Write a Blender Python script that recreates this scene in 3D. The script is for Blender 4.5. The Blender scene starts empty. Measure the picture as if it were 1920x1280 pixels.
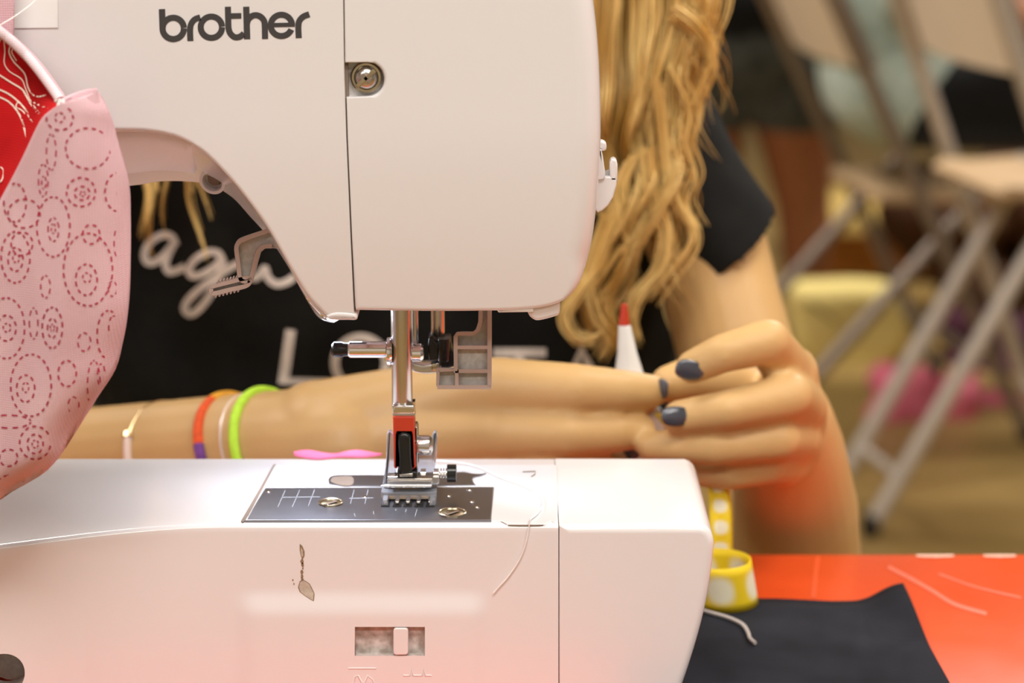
import bpy, bmesh, math, random
from mathutils import Vector, Matrix
from mathutils.bvhtree import BVHTree

random.seed(7)
scene = bpy.context.scene
COL = scene.collection
PI = math.pi

# ------------------------------------------------------------------ camera
F = 4300.0                                   # focal length in pixels of a 1920 wide frame
TILT = math.radians(14.0)
CAM = Vector((0.0, -0.75, 0.3272))
cam_d = bpy.data.cameras.new('camera')
cam = bpy.data.objects.new('camera', cam_d)
COL.objects.link(cam)
cam.location = CAM
cam.rotation_euler = (PI / 2 - TILT, 0, 0)
cam_d.sensor_width = 36.0
cam_d.lens = F / 1920 * 36.0
cam_d.clip_start = 0.02
cam_d.clip_end = 60
cam_d.dof.use_dof = True
cam_d.dof.focus_distance = 0.775
cam_d.dof.aperture_fstop = 9.5
scene.camera = cam

# ------------------------------------------------------------------ world, exposure
w = bpy.data.worlds.new('world')
scene.world = w
w.use_nodes = True
w.node_tree.nodes['Background'].inputs[0].default_value = (1.0, 0.97, 0.93, 1)
w.node_tree.nodes['Background'].inputs[1].default_value = 0.12
scene.view_settings.view_transform = 'Standard'
scene.view_settings.look = 'None'
scene.view_settings.gamma = 1.0
scene.view_settings.exposure = -1.18

scene.cycles.max_bounces = 7
scene.cycles.diffuse_bounces = 3
scene.cycles.glossy_bounces = 3
scene.cycles.transmission_bounces = 6
scene.cycles.caustics_reflective = False
scene.cycles.caustics_refractive = False

TABLE_FLOOR = -0.72
CEIL = 2.05


def area_light(name, loc, rot, sx, sy, power, color, parent=None):
    d = bpy.data.lights.new(name, 'AREA')
    d.shape = 'RECTANGLE'
    d.size = sx
    d.size_y = sy
    d.energy = power
    d.color = color
    o = bpy.data.objects.new(name, d)
    COL.objects.link(o)
    o.location = loc
    o.rotation_euler = rot
    if parent:
        o.parent = parent
    return o


WARM = (1.0, 0.97, 0.93)
LIGHT_SPOTS = [(-1.3, -2.3), (1.3, -2.3), (-1.3, 0.35), (1.3, 0.35), (-1.3, 3.2), (1.3, 3.2), (0.2, -1.15)]
LIGHT_POWER = [62, 62, 60, 75, 130, 150, 80]
for (lx, ly), lp in zip(LIGHT_SPOTS, LIGHT_POWER):
    area_light('ceiling_lamp_light', (lx, ly, CEIL - 0.075), (0, 0, 0), 1.2, 0.5, lp, WARM)

# ------------------------------------------------------------------ projection helpers (real positions from measured points)
CT, ST = math.cos(TILT), math.sin(TILT)
FWD = Vector((0, CT, -ST))
UP = Vector((0, ST, CT))


def ray(px, py):
    return FWD + Vector((1, 0, 0)) * ((px - 960.0) / F) + UP * ((640.0 - py) / F)


def at(px, py, Y):
    d = ray(px, py)
    return CAM + d * ((Y - CAM.y) / d.y)


def atz(px, py, Z):
    d = ray(px, py)
    return CAM + d * ((Z - CAM.z) / d.z)


def pxsize(Y):
    return (Y - CAM.y) / 0.965 / F


def lerp(a, b, t):
    return a + (b - a) * t


def crv(pts, n=8, closed=False):
    """Catmull-Rom through points of any dimension."""
    P = [tuple(p) for p in pts]
    m = len(P)
    out = []
    rng = m if closed else m - 1
    for i in range(rng):
        if closed:
            p0, p1, p2, p3 = P[(i - 1) % m], P[i], P[(i + 1) % m], P[(i + 2) % m]
        else:
            p0, p1, p2, p3 = P[max(i - 1, 0)], P[i], P[i + 1], P[min(i + 2, m - 1)]
        for k in range(n):
            t = k / n
            out.append(tuple(0.5 * (2 * b + (c - a) * t + (2 * a - 5 * b + 4 * c - d) * t * t + (3 * b - a - 3 * c + d) * t ** 3)
                             for a, b, c, d in zip(p0, p1, p2, p3)))
    if not closed:
        out.append(P[-1])
    return out


def poly_interp(pts, t):
    """point at fraction t of index length"""
    x = t * (len(pts) - 1)
    i = min(int(x), len(pts) - 2)
    f = x - i
    return tuple(lerp(a, b, f) for a, b in zip(pts[i], pts[i + 1]))


def piecewise(tab, x):
    if x <= tab[0][0]:
        return tab[0][1]
    for (a, b), (c, d) in zip(tab, tab[1:]):
        if x <= c:
            t = (x - a) / (c - a)
            t = t * t * (3 - 2 * t)
            return lerp(b, d, t)
    return tab[-1][1]


def sstep(a, b, x):
    t = min(max((x - a) / (b - a), 0), 1)
    return t * t * (3 - 2 * t)


# ------------------------------------------------------------------ materials
def mat(name, col, rough=0.5, metal=0.0, noise=0.0, nscale=60, bump=0.0, bscale=300, coat=0.0, trans=0.0, spec=0.5,
        col2=None, sss=0.0, alpha=1.0, ior=1.45, sheen=0.0, emit=0.0, rnoise=0.0, aniso=0.0, nstretch=(1, 1, 1), sub_col=None):
    m = bpy.data.materials.new(name)
    m.use_nodes = True
    nt = m.node_tree
    b = nt.nodes['Principled BSDF']
    c = tuple(col) + (1,)
    b.inputs['Base Color'].default_value = c
    b.inputs['Roughness'].default_value = rough
    b.inputs['Metallic'].default_value = metal
    b.inputs['Specular IOR Level'].default_value = spec
    b.inputs['Coat Weight'].default_value = coat
    b.inputs['Coat Roughness'].default_value = 0.08
    b.inputs['Transmission Weight'].default_value = trans
    b.inputs['IOR'].default_value = ior
    b.inputs['Alpha'].default_value = alpha
    b.inputs['Sheen Weight'].default_value = sheen
    if sss:
        b.inputs['Subsurface Weight'].default_value = sss
        b.inputs['Subsurface Radius'].default_value = (0.006, 0.0025, 0.0012)
        b.inputs['Subsurface Scale'].default_value = 1.0
    if emit:
        b.inputs['Emission Color'].default_value = c
        b.inputs['Emission Strength'].default_value = emit
    tc = nt.nodes.new('ShaderNodeTexCoord')
    if noise or col2:
        mp = nt.nodes.new('ShaderNodeMapping')
        mp.inputs['Scale'].default_value = nstretch
        nt.links.new(tc.outputs['Object'], mp.inputs['Vector'])
        n = nt.nodes.new('ShaderNodeTexNoise')
        n.inputs['Scale'].default_value = nscale
        n.inputs['Detail'].default_value = 5
        nt.links.new(mp.outputs['Vector'], n.inputs['Vector'])
        r = nt.nodes.new('ShaderNodeValToRGB')
        r.color_ramp.elements[0].position = 0.32
        r.color_ramp.elements[1].position = 0.68
        if col2:
            c2 = tuple(col2) + (1,)
        else:
            c2 = tuple(min(1, x * (1 + noise)) for x in col) + (1,)
            c = tuple(x * (1 - noise) for x in col) + (1,)
        r.color_ramp.elements[0].color = c
        r.color_ramp.elements[1].color = c2
        nt.links.new(n.outputs['Fac'], r.inputs['Fac'])
        nt.links.new(r.outputs['Color'], b.inputs['Base Color'])
    if rnoise:
        n = nt.nodes.new('ShaderNodeTexNoise')
        n.inputs['Scale'].default_value = 40
        nt.links.new(tc.outputs['Object'], n.inputs['Vector'])
        mr = nt.nodes.new('ShaderNodeMapRange')
        mr.inputs['To Min'].default_value = max(0.02, rough - rnoise)
        mr.inputs['To Max'].default_value = rough + rnoise
        nt.links.new(n.outputs['Fac'], mr.inputs['Value'])
        nt.links.new(mr.outputs['Result'], b.inputs['Roughness'])
    if bump:
        n = nt.nodes.new('ShaderNodeTexNoise')
        n.inputs['Scale'].default_value = bscale
        n.inputs['Detail'].default_value = 3
        nt.links.new(tc.outputs['Object'], n.inputs['Vector'])
        bp = nt.nodes.new('ShaderNodeBump')
        bp.inputs['Strength'].default_value = bump
        bp.inputs['Distance'].default_value = 0.001
        nt.links.new(n.outputs['Fac'], bp.inputs['Height'])
        nt.links.new(bp.outputs['Normal'], b.inputs['Normal'])
    return m


def weave_mat(name, col, scale, rough=0.9, amount=0.25, col2=None, sheen=0.2):
    """cloth: two crossed sine waves as thread relief, slight tone change"""
    m = mat(name, col, rough, sheen=sheen, spec=0.2)
    nt = m.node_tree
    b = nt.nodes['Principled BSDF']
    tc = nt.nodes.new('ShaderNodeTexCoord')
    outs = []
    for d in ('X', 'Z'):
        wv = nt.nodes.new('ShaderNodeTexWave')
        wv.bands_direction = d
        wv.inputs['Scale'].default_value = scale
        wv.inputs['Distortion'].default_value = 0.6
        nt.links.new(tc.outputs['Object'], wv.inputs['Vector'])
        outs.append(wv)
    mx = nt.nodes.new('ShaderNodeMath')
    mx.operation = 'MULTIPLY'
    nt.links.new(outs[0].outputs['Fac'], mx.inputs[0])
    nt.links.new(outs[1].outputs['Fac'], mx.inputs[1])
    bp = nt.nodes.new('ShaderNodeBump')
    bp.inputs['Strength'].default_value = 0.35
    bp.inputs['Distance'].default_value = 0.0004
    nt.links.new(mx.outputs[0], bp.inputs['Height'])
    nt.links.new(bp.outputs['Normal'], b.inputs['Normal'])
    n = nt.nodes.new('ShaderNodeTexNoise')
    n.inputs['Scale'].default_value = 35
    n.inputs['Detail'].default_value = 4
    nt.links.new(tc.outputs['Object'], n.inputs['Vector'])
    r = nt.nodes.new('ShaderNodeValToRGB')
    r.color_ramp.elements[0].color = tuple(x * (1 - amount) for x in col) + (1,)
    r.color_ramp.elements[1].color = tuple(col2 or col) + (1,)
    r.color_ramp.elements[0].position = 0.3
    r.color_ramp.elements[1].position = 0.7
    nt.links.new(n.outputs['Fac'], r.inputs['Fac'])
    nt.links.new(r.outputs['Color'], b.inputs['Base Color'])
    return m


M = {}
M['plastic'] = mat('white_plastic', (0.80, 0.772, 0.775), 0.20, coat=0.25, spec=0.5, bump=0.012, bscale=90)
M['plastic_in'] = mat('inner_plastic', (0.72, 0.68, 0.66), 0.35, noise=0.03)
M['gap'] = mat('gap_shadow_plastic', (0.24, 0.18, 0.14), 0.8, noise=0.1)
M['taupe'] = mat('taupe_plastic', (0.48, 0.37, 0.33), 0.45, noise=0.03, bump=0.02, bscale=900)
M['taupe_in'] = mat('taupe_recess_plastic', (0.52, 0.49, 0.46), 0.7, noise=0.12, nscale=600, bump=0.2, bscale=1500)
M['chrome'] = mat('chrome', (0.80, 0.79, 0.78), 0.09, 1.0, rnoise=0.03)
M['steel'] = mat('brushed_steel', (0.62, 0.60, 0.58), 0.25, 1.0, rnoise=0.06)
M['brass'] = mat('zinc_gold_plating', (0.50, 0.43, 0.30), 0.28, 1.0, noise=0.12, nscale=300)
M['plate'] = mat('needle_plate_metal', (0.33, 0.34, 0.39), 0.33, 1.0, rnoise=0.05, noise=0.04)
M['black'] = mat('black_plastic', (0.012, 0.012, 0.012), 0.25, noise=0.1)
M['red'] = mat('red_plastic', (0.52, 0.045, 0.018), 0.35, noise=0.04)
M['clear'] = mat('clear_plastic', (0.86, 0.88, 0.98), 0.10, trans=0.72, ior=1.45)
M['logo'] = mat('logo_print', (0.052, 0.048, 0.05), 0.5, noise=0.05)
M['table'] = mat('red_laminate', (0.72, 0.080, 0.015), 0.24, spec=0.3, coat=0.05, noise=0.04, nscale=14, rnoise=0.05)
M['navy'] = weave_mat('navy_cloth', (0.016, 0.017, 0.023), 900, amount=0.25, col2=(0.022, 0.023, 0.031), sheen=0.0)
M['pinkcloth'] = weave_mat('pink_cloth', (0.69, 0.435, 0.475), 420, amount=0.07, col2=(0.76, 0.51, 0.55), sheen=0.0)
M['bindcloth'] = weave_mat('pale_pink_binding', (0.76, 0.58, 0.62), 420, amount=0.05, col2=(0.82, 0.66, 0.69), sheen=0.0)
M['redcloth'] = weave_mat('red_cloth', (0.42, 0.006, 0.008), 420, amount=0.25, col2=(0.52, 0.010, 0.012), sheen=0.0)
M['dash'] = mat('crimson_print', (0.42, 0.018, 0.06), 0.9, noise=0.15)
M['cream'] = mat('cream_print', (0.78, 0.62, 0.52), 0.9, noise=0.1)
M['skin'] = mat('skin', (0.60, 0.375, 0.155), 0.45, sss=0.06, noise=0.06, nscale=18, bump=0.05, bscale=500, spec=0.35)
M['skin_dark'] = mat('brown_skin', (0.30, 0.11, 0.045), 0.5, noise=0.08, nscale=10)
M['shirt'] = weave_mat('black_jersey', (0.0085, 0.0085, 0.008), 500, amount=0.3, col2=(0.013, 0.013, 0.012), sheen=0.02)
M['shirt_print'] = mat('cream_shirt_print', (0.80, 0.74, 0.69), 0.9, noise=0.15, nscale=120)
M['hair'] = mat('blond_hair', (0.52, 0.265, 0.045), 0.34, col2=(0.98, 0.73, 0.29), nscale=42, nstretch=(1.7, 1.7, 0.3), spec=0.4)
M['nail'] = mat('slate_nail_polish', (0.06, 0.066, 0.085), 0.22, coat=0.6, noise=0.05)
M['lime'] = mat('lime_elastic', (0.52, 0.86, 0.05), 0.7, noise=0.08, nscale=300)
M['orange'] = mat('orange_thread', (0.80, 0.10, 0.02), 0.8, noise=0.15, nscale=500)
M['purple'] = mat('purple_thread', (0.19, 0.06, 0.30), 0.8, noise=0.25, nscale=500)
M['amber'] = mat('amber_thread', (0.80, 0.38, 0.03), 0.8, noise=0.15, nscale=500)
M['gold'] = mat('gold_chain', (0.80, 0.62, 0.36), 0.25, 1.0)
M['pearl'] = mat('pale_pink_bead', (0.85, 0.68, 0.60), 0.25, coat=0.3, noise=0.05)
M['magenta'] = mat('pink_felt', (0.85, 0.17, 0.32), 0.8, noise=0.12, nscale=120)
M['white'] = mat('plain_white', (0.93, 0.93, 0.92), 0.6, noise=0.01)
M['bottle'] = mat('white_bottle', (0.82, 0.82, 0.80), 0.35, noise=0.02)
M['thread'] = mat('white_thread', (0.95, 0.93, 0.90), 0.7, noise=0.05)
M['threadg'] = mat('grey_thread', (0.46, 0.41, 0.38), 0.8, noise=0.05)
M['beige'] = mat('beige_chair_plastic', (0.92, 0.80, 0.67), 0.45, noise=0.04, nscale=5)
M['seat_tan'] = mat('tan_seat_plastic', (0.50, 0.34, 0.19), 0.5, noise=0.05, nscale=6)
M['tube'] = mat('taupe_steel_tube', (0.25, 0.20, 0.16), 0.35, 0.5, noise=0.08)
M['tube_light'] = mat('silver_steel_tube', (0.52, 0.46, 0.40), 0.35, 0.4, noise=0.06)
M['teal'] = weave_mat('pale_teal_cloth', (0.42, 0.53, 0.47), 30, amount=0.2, col2=(0.56, 0.65, 0.58))
M['denim'] = weave_mat('grey_denim', (0.055, 0.06, 0.055), 60, amount=0.4, col2=(0.09, 0.095, 0.085))
M['blackcloth'] = weave_mat('black_cloth', (0.006, 0.006, 0.006), 60)
M['yellow'] = mat('pale_yellow_cloth', (0.78, 0.62, 0.22), 0.85, noise=0.08, nscale=6)
M['wood'] = mat('orange_wood', (0.34, 0.125, 0.018), 0.5, col2=(0.46, 0.19, 0.03), nscale=8, nstretch=(1, 1, 8))
M['pine'] = mat('pale_pine', (0.58, 0.38, 0.10), 0.5, col2=(0.66, 0.46, 0.15), nscale=8, nstretch=(1, 1, 8))
M['rose'] = mat('pink_knit', (0.62, 0.14, 0.20), 0.9, noise=0.2, nscale=10)
M['plum'] = mat('dark_plum_cloth', (0.05, 0.008, 0.02), 0.9, noise=0.3, nscale=10)
M['floor'] = mat('tan_floor', (0.22, 0.135, 0.042), 0.35, col2=(0.31, 0.205, 0.07), nscale=1.4, rnoise=0.05)
M['wall'] = mat('warm_wall_paint', (0.60, 0.55, 0.48), 0.8, noise=0.03, nscale=2)
M['ceiling'] = mat('white_ceiling_paint', (0.80, 0.79, 0.77), 0.9, noise=0.02, nscale=3)
M['lamp'] = mat('lamp_diffuser', (1.0, 0.93, 0.83), 0.6, emit=4.0)
M['stain_edge'] = mat('brown_chip_edge', (0.26, 0.17, 0.09), 0.8, noise=0.35, nscale=900)
M['stain'] = mat('bare_chip', (0.50, 0.44, 0.36), 0.75, noise=0.12, nscale=900)
M['dirty'] = mat('dusty_recess', (0.36, 0.30, 0.26), 0.9, col2=(0.66, 0.60, 0.57), nscale=350)
M['scratch'] = mat('table_scratch', (0.74, 0.10, 0.026), 0.30, coat=0.1, noise=0.05)
M['chip'] = mat('pale_laminate_edge', (0.85, 0.50, 0.38), 0.6, noise=0.1)
M['engrave'] = mat('engraving_fill', (0.42, 0.43, 0.48), 0.6, noise=0.1)
M['brown'] = mat('dark_brown_cloth', (0.085, 0.035, 0.014), 0.9, noise=0.3, nscale=5)


def gingham():
    m = mat('yellow_gingham_ribbon', (0.9, 0.65, 0.02), 0.7)
    nt = m.node_tree
    b = nt.nodes['Principled BSDF']
    uv = nt.nodes.new('ShaderNodeUVMap')
    waves = []
    for d in ('X', 'Y'):
        wv = nt.nodes.new('ShaderNodeTexWave')
        wv.bands_direction = d
        wv.inputs['Scale'].default_value = 0.314
        wv.inputs['Distortion'].default_value = 0.5
        nt.links.new(uv.outputs['UV'], wv.inputs['Vector'])
        waves.append(wv)
    mx = nt.nodes.new('ShaderNodeMath')
    mx.operation = 'MULTIPLY'
    nt.links.new(waves[0].outputs['Fac'], mx.inputs[0])
    nt.links.new(waves[1].outputs['Fac'], mx.inputs[1])
    r = nt.nodes.new('ShaderNodeValToRGB')
    r.color_ramp.elements[0].position = 0.10
    r.color_ramp.elements[0].color = (0.80, 0.58, 0.012, 1)
    r.color_ramp.elements[1].position = 0.55
    r.color_ramp.elements[1].color = (0.84, 0.80, 0.60, 1)
    nt.links.new(mx.outputs[0], r.inputs['Fac'])
    nt.links.new(r.outputs['Color'], b.inputs['Base Color'])
    return m


M['gingham'] = gingham()


# ------------------------------------------------------------------ object helpers
def tag(o, label, cat, group=None, kind=None):
    o['label'] = label
    o['category'] = cat
    if group:
        o['group'] = group
    if kind:
        o['kind'] = kind
    return o


def empty(name, loc, label, cat, group=None):
    o = bpy.data.objects.new(name, None)
    COL.objects.link(o)
    o.location = loc
    o.empty_display_size = 0.02
    tag(o, label, cat, group)
    return o


def link(name, me, m, parent=None, loc=None):
    o = bpy.data.objects.new(name, me)
    COL.objects.link(o)
    if m is not None and not me.materials:
        me.materials.append(M[m] if isinstance(m, str) else m)
    if parent is not None:
        o.parent = parent
        if loc is None:
            off, a_ = Vector((0, 0, 0)), parent          # geometry is given in world coordinates
            while a_ is not None:
                off += a_.location
                a_ = a_.parent
            o.location = -off
    if loc is not None:
        o.location = loc
    return o


def mesh(name, vs, fs, m, parent=None, ang=35, flip=False):
    me = bpy.data.meshes.new(name)
    me.from_pydata([tuple(v) for v in vs], [], fs)
    bm = bmesh.new()
    bm.from_mesh(me)
    bmesh.ops.recalc_face_normals(bm, faces=bm.faces)
    if flip:
        bmesh.ops.reverse_faces(bm, faces=bm.faces)
    bm.to_mesh(me)
    bm.free()
    if ang:
        for p in me.polygons:
            p.use_smooth = True
        me.set_sharp_from_angle(angle=math.radians(ang))
    me.update()
    return link(name, me, m, parent)


class MB:
    def __init__(s):
        s.v, s.f = [], []

    def add(s, vs, fs):
        o = len(s.v)
        s.v += [Vector(v) for v in vs]
        s.f += [tuple(i + o for i in f) for f in fs]
        return s

    def grid(s, rows, closed=False):
        n = len(rows[0])
        vs = [p for r in rows for p in r]
        fs = []
        for i in range(len(rows) - 1):
            for j in range(n if closed else n - 1):
                k = (j + 1) % n
                fs.append((i * n + j, i * n + k, (i + 1) * n + k, (i + 1) * n + j))
        return s.add(vs, fs)

    def lathe(s, p0, axis, prof, seg=24):
        """profile of (distance along axis, radius)"""
        a = Vector(axis).normalized()
        u = a.orthogonal().normalized()
        v = a.cross(u)
        rows = []
        for t, r in prof:
            c = Vector(p0) + a * t
            rows.append([c + (u * math.cos(2 * PI * k / seg) + v * math.sin(2 * PI * k / seg)) * max(r, 1e-6) for k in range(seg)])
        s.grid(rows, True)
        return s

    def tube(s, pts, r, seg=8, caps=True):
        pts = [Vector(p) for p in pts]
        rows = []
        prev = None
        for i, p in enumerate(pts):
            t = (pts[min(i + 1, len(pts) - 1)] - pts[max(i - 1, 0)])
            if t.length < 1e-9:
                t = Vector((0, 0, 1))
            t.normalize()
            if prev is None:
                u = t.orthogonal().normalized()
            else:
                u = prev - t * prev.dot(t)
                u = u.normalized() if u.length > 1e-6 else t.orthogonal().normalized()
            prev = u
            v = t.cross(u)
            rr = r[i] if isinstance(r, (list, tuple)) else r
            rows.append([p + (u * math.cos(2 * PI * k / seg) + v * math.sin(2 * PI * k / seg)) * rr for k in range(seg)])
        o = len(s.v)
        s.grid(rows, True)
        if caps:
            s.f.append(tuple(o + k for k in range(seg)))
            e = o + (len(rows) - 1) * seg
            s.f.append(tuple(e + k for k in range(seg)))
        return s

    def box(s, a, b):
        (x0, y0, z0), (x1, y1, z1) = a, b
        return s.add([(x0, y0, z0), (x1, y0, z0), (x1, y1, z0), (x0, y1, z0), (x0, y0, z1), (x1, y0, z1), (x1, y1, z1), (x0, y1, z1)],
                     [(0, 1, 2, 3), (4, 5, 6, 7), (0, 1, 5, 4), (1, 2, 6, 5), (2, 3, 7, 6), (3, 0, 4, 7)])

    def build(s, name, m, parent=None, ang=35):
        return mesh(name, s.v, s.f, m, parent, ang)


def offset_ring(pts, ins):
    n = len(pts)
    area = sum(pts[i][0] * pts[(i + 1) % n][1] - pts[(i + 1) % n][0] * pts[i][1] for i in range(n))
    sg = 1 if area > 0 else -1
    out = []
    for i in range(n):
        a, b, c = pts[i - 1], pts[i], pts[(i + 1) % n]

        def nrm(p, q):
            dx, dz = q[0] - p[0], q[1] - p[1]
            l = math.hypot(dx, dz) or 1e-9
            return (-dz / l * sg, dx / l * sg)
        n1, n2 = nrm(a, b), nrm(b, c)
        k = max(1 + n1[0] * n2[0] + n1[1] * n2[1], 0.35)
        d = ins[i]
        out.append((b[0] + (n1[0] + n2[0]) / k * d, b[1] + (n1[1] + n2[1]) / k * d))
    return out


def add_prism(mb, pts, y0, y1, r0=0.0008, r1=0.0008, seg=3):
    """outline in (x, z) extruded from y0 to y1 with rounded rims; r0/r1 may be one radius per point"""
    n = len(pts)
    R0 = list(r0) if isinstance(r0, (list, tuple)) else [r0] * n
    R1 = list(r1) if isinstance(r1, (list, tuple)) else [r1] * n
    rows = []
    def row(ins, ys):
        q = offset_ring(pts, ins)
        rows.append([Vector((q[i][0], ys[i], q[i][1])) for i in range(n)])
    row([r + 0.0003 for r in R0], [y0] * n)
    for k in range(seg + 1):
        a = PI / 2 * k / seg
        row([r * (1 - math.sin(a)) for r in R0], [y0 + r * (1 - math.cos(a)) for r in R0])
    for k in range(seg, -1, -1):
        a = PI / 2 * k / seg
        row([r * (1 - math.sin(a)) for r in R1], [y1 - r * (1 - math.cos(a)) for r in R1])
    row([r + 0.0003 for r in R1], [y1] * n)
    o = len(mb.v)
    mb.grid(rows, True)
    mb.f.append(tuple(o + k for k in range(n)))
    e = o + (len(rows) - 1) * n
    mb.f.append(tuple(e + k for k in range(n)))
    return mb


def to_xz(pxs, Y):
    out = []
    for p in pxs:
        q = at(p[0], p[1], Y)
        out.append((q.x, q.z))
    return out


def prism_px(name, pxs, y0, y1, m, parent=None, r0=0.0008, r1=0.0008, seg=3, ang=35):
    mb = MB()
    add_prism(mb, to_xz(pxs, y0), y0, y1, r0, r1, seg)
    return mb.build(name, m, parent, ang)


def round_rect(x0, y0, x1, y1, r, n=5):
    out = []
    for cx, cy, a0 in ((x1 - r, y1 - r, 0), (x0 + r, y1 - r, 90), (x0 + r, y0 + r, 180), (x1 - r, y0 + r, 270)):
        for k in range(n + 1):
            a = math.radians(a0 + 90 * k / n)
            out.append((cx + r * math.cos(a), cy + r * math.sin(a)))
    return out


def ribbon2d(mb, pts, width, place, closed=False, widths=None):
    """flat stroke: pts in picture units, place(px, py) -> world point on the surface"""
    n = len(pts)
    L, R = [], []
    for i in range(n):
        a = pts[(i - 1) % n] if (closed or i > 0) else pts[i]
        b = pts[(i + 1) % n] if (closed or i < n - 1) else pts[i]
        dx, dy = b[0] - a[0], b[1] - a[1]
        l = math.hypot(dx, dy) or 1e-6
        hw = (widths[i] if widths else width) / 2
        nx, ny = -dy / l * hw, dx / l * hw
        L.append(place(pts[i][0] + nx, pts[i][1] + ny))
        R.append(place(pts[i][0] - nx, pts[i][1] - ny))
    if closed:
        L.append(L[0])
        R.append(R[0])
    mb.grid([L, R])


def blob(name, chains, voxel, m, parent=None, smooth=4, factor=0.5):
    """one continuous surface grown from chains of (point, radius)"""
    mb = MB()
    for ch in chains:
        for p, r in ch:
            rows = []
            for i in range(1, 12):
                th = PI * i / 12
                rows.append([Vector(p) + Vector((math.sin(th) * math.cos(2 * PI * k / 24), math.sin(th) * math.sin(2 * PI * k / 24), math.cos(th))) * r for k in range(24)])
            o = len(mb.v)
            mb.grid(rows, True)
            mb.f.append(tuple(o + k for k in range(24)))
            mb.f.append(tuple(o + 10 * 24 + k for k in range(24)))
        for (p, r), (q, s) in zip(ch, ch[1:]):
            d = Vector(q) - Vector(p)
            if d.length > 1e-5:
                mb.tube([p, q], [r, s], 24)
    me = bpy.data.meshes.new(name)
    me.from_pydata([tuple(v) for v in mb.v], [], mb.f)
    bm = bmesh.new()
    bm.from_mesh(me)
    bmesh.ops.recalc_face_normals(bm, faces=bm.faces)
    bm.to_mesh(me)
    bm.free()
    t = bpy.data.objects.new('tmp_build', me)
    COL.objects.link(t)
    rm = t.modifiers.new('r', 'REMESH')
    rm.mode = 'VOXEL'
    rm.voxel_size = voxel
    rm.use_smooth_shade = True
    if smooth:
        sm = t.modifiers.new('s', 'SMOOTH')
        sm.iterations = smooth
        sm.factor = factor
    dg = bpy.context.evaluated_depsgraph_get()
    dg.update()
    out = bpy.data.meshes.new_from_object(t.evaluated_get(dg))
    out.name = name
    bpy.data.objects.remove(t)
    bpy.data.meshes.remove(me)
    out.materials.clear()
    for p in out.polygons:
        p.use_smooth = True
    return link(name, out, m, parent)


def struct(o):
    o['kind'] = 'structure'
    return o


# ================================================================== THE ROOM
RX0, RX1, RY0, RY1 = -4.0, 4.5, -3.6, 9.5
struct(MB().box((RX0, RY0, TABLE_FLOOR - 0.05), (RX1, RY1, TABLE_FLOOR)).build('floor', 'floor'))
struct(MB().box((RX0, RY0, CEIL), (RX1, RY1, CEIL + 0.05)).build('ceiling', 'ceiling'))
struct(MB().box((RX0 - 0.1, RY0, TABLE_FLOOR), (RX0, RY1, CEIL)).build('wall_left', 'wall'))
struct(MB().box((RX1, RY0, TABLE_FLOOR), (RX1 + 0.1, RY1, CEIL)).build('wall_right', 'wall'))
struct(MB().box((RX0 - 0.1, RY1, TABLE_FLOOR), (RX1 + 0.1, RY1 + 0.1, CEIL)).build('wall_back', 'wall'))
struct(MB().box((RX0 - 0.1, RY0 - 0.1, TABLE_FLOOR), (RX1 + 0.1, RY0, CEIL)).build('wall_front', 'wall'))
LAMP_LABELS = ['ceiling light panel behind the camera on the left', 'ceiling light panel behind the camera on the right',
               'ceiling light panel above the table on the left', 'ceiling light panel above the table on the right',
               'far ceiling light panel on the left', 'far ceiling light panel on the right', 'ceiling light panel just behind the camera']
for (lx, ly), lb in zip(LIGHT_SPOTS, LAMP_LABELS):
    e = empty('ceiling_light', (lx, ly, CEIL), lb, 'ceiling light', 'ceiling light panels')
    mb = MB()
    for (x0, x1, y0, y1) in ((-0.63, 0.63, -0.28, -0.25), (-0.63, 0.63, 0.25, 0.28), (-0.63, -0.60, -0.25, 0.25), (0.60, 0.63, -0.25, 0.25)):
        mb.box((lx + x0, ly + y0, CEIL - 0.06), (lx + x1, ly + y1, CEIL))
    mb.build('frame', 'white', e)
    MB().box((lx - 0.6, ly - 0.25, CEIL - 0.05), (lx + 0.6, ly + 0.25, CEIL - 0.035)).build('diffuser', 'lamp', e)

# ================================================================== TABLE
TY1 = at(1500, 1036, 0).y
TY1 = atz(1500, 1036, 0.0).y
table = empty('work_table', (0, -0.05, TABLE_FLOOR), 'glossy orange-red laminate work table under the sewing machine', 'table')
mb = MB()
sec = []
for k in range(7):
    a = PI / 2 * k / 6
    sec.append((TY1 - 0.004 + 0.004 * math.sin(a), -0.004 + 0.004 * math.cos(a)))
x0, x1 = -0.95, 0.80
mb = MB()
add_prism(mb, [(x0, -0.028), (x1, -0.028), (x1, 0.0), (x0, 0.0)], -0.08, TY1, 0.003, 0.003)
mb.build('table_top', 'table', table)
for lx in (x0 + 0.06, x1 - 0.06):
    for ly in (-0.04, TY1 - 0.06):
        MB().lathe((lx, ly, TABLE_FLOOR), (0, 0, 1), [(0, 0.001), (0, 0.016), (0.02, 0.018), (0.69, 0.02), (0.693, 0.001)], 16).build('leg', 'tube', table)
# thin pale strips along the far edge of the table
for (a, b, hgt) in ((1716, 1786, 2.2), (1842, 1902, 1.6)):
    n = 9
    top, bot = [], []
    for k in range(n):
        x = lerp(a, b, k / (n - 1))
        env = math.sin(PI * (k + 0.4) / (n - 0.2))
        q = atz(x, 1036.5, 0.0)
        top.append(Vector((q.x, TY1 - 0.003, 0.00025)))
        q2 = atz(x, 1039 + hgt * env * random.uniform(0.6, 1.0), 0.0)
        bot.append(Vector((q2.x, q2.y - 0.003, 0.00025)))
    MB().grid([top, bot]).build('pale_edge_strip', 'chip', table, 0)

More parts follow.
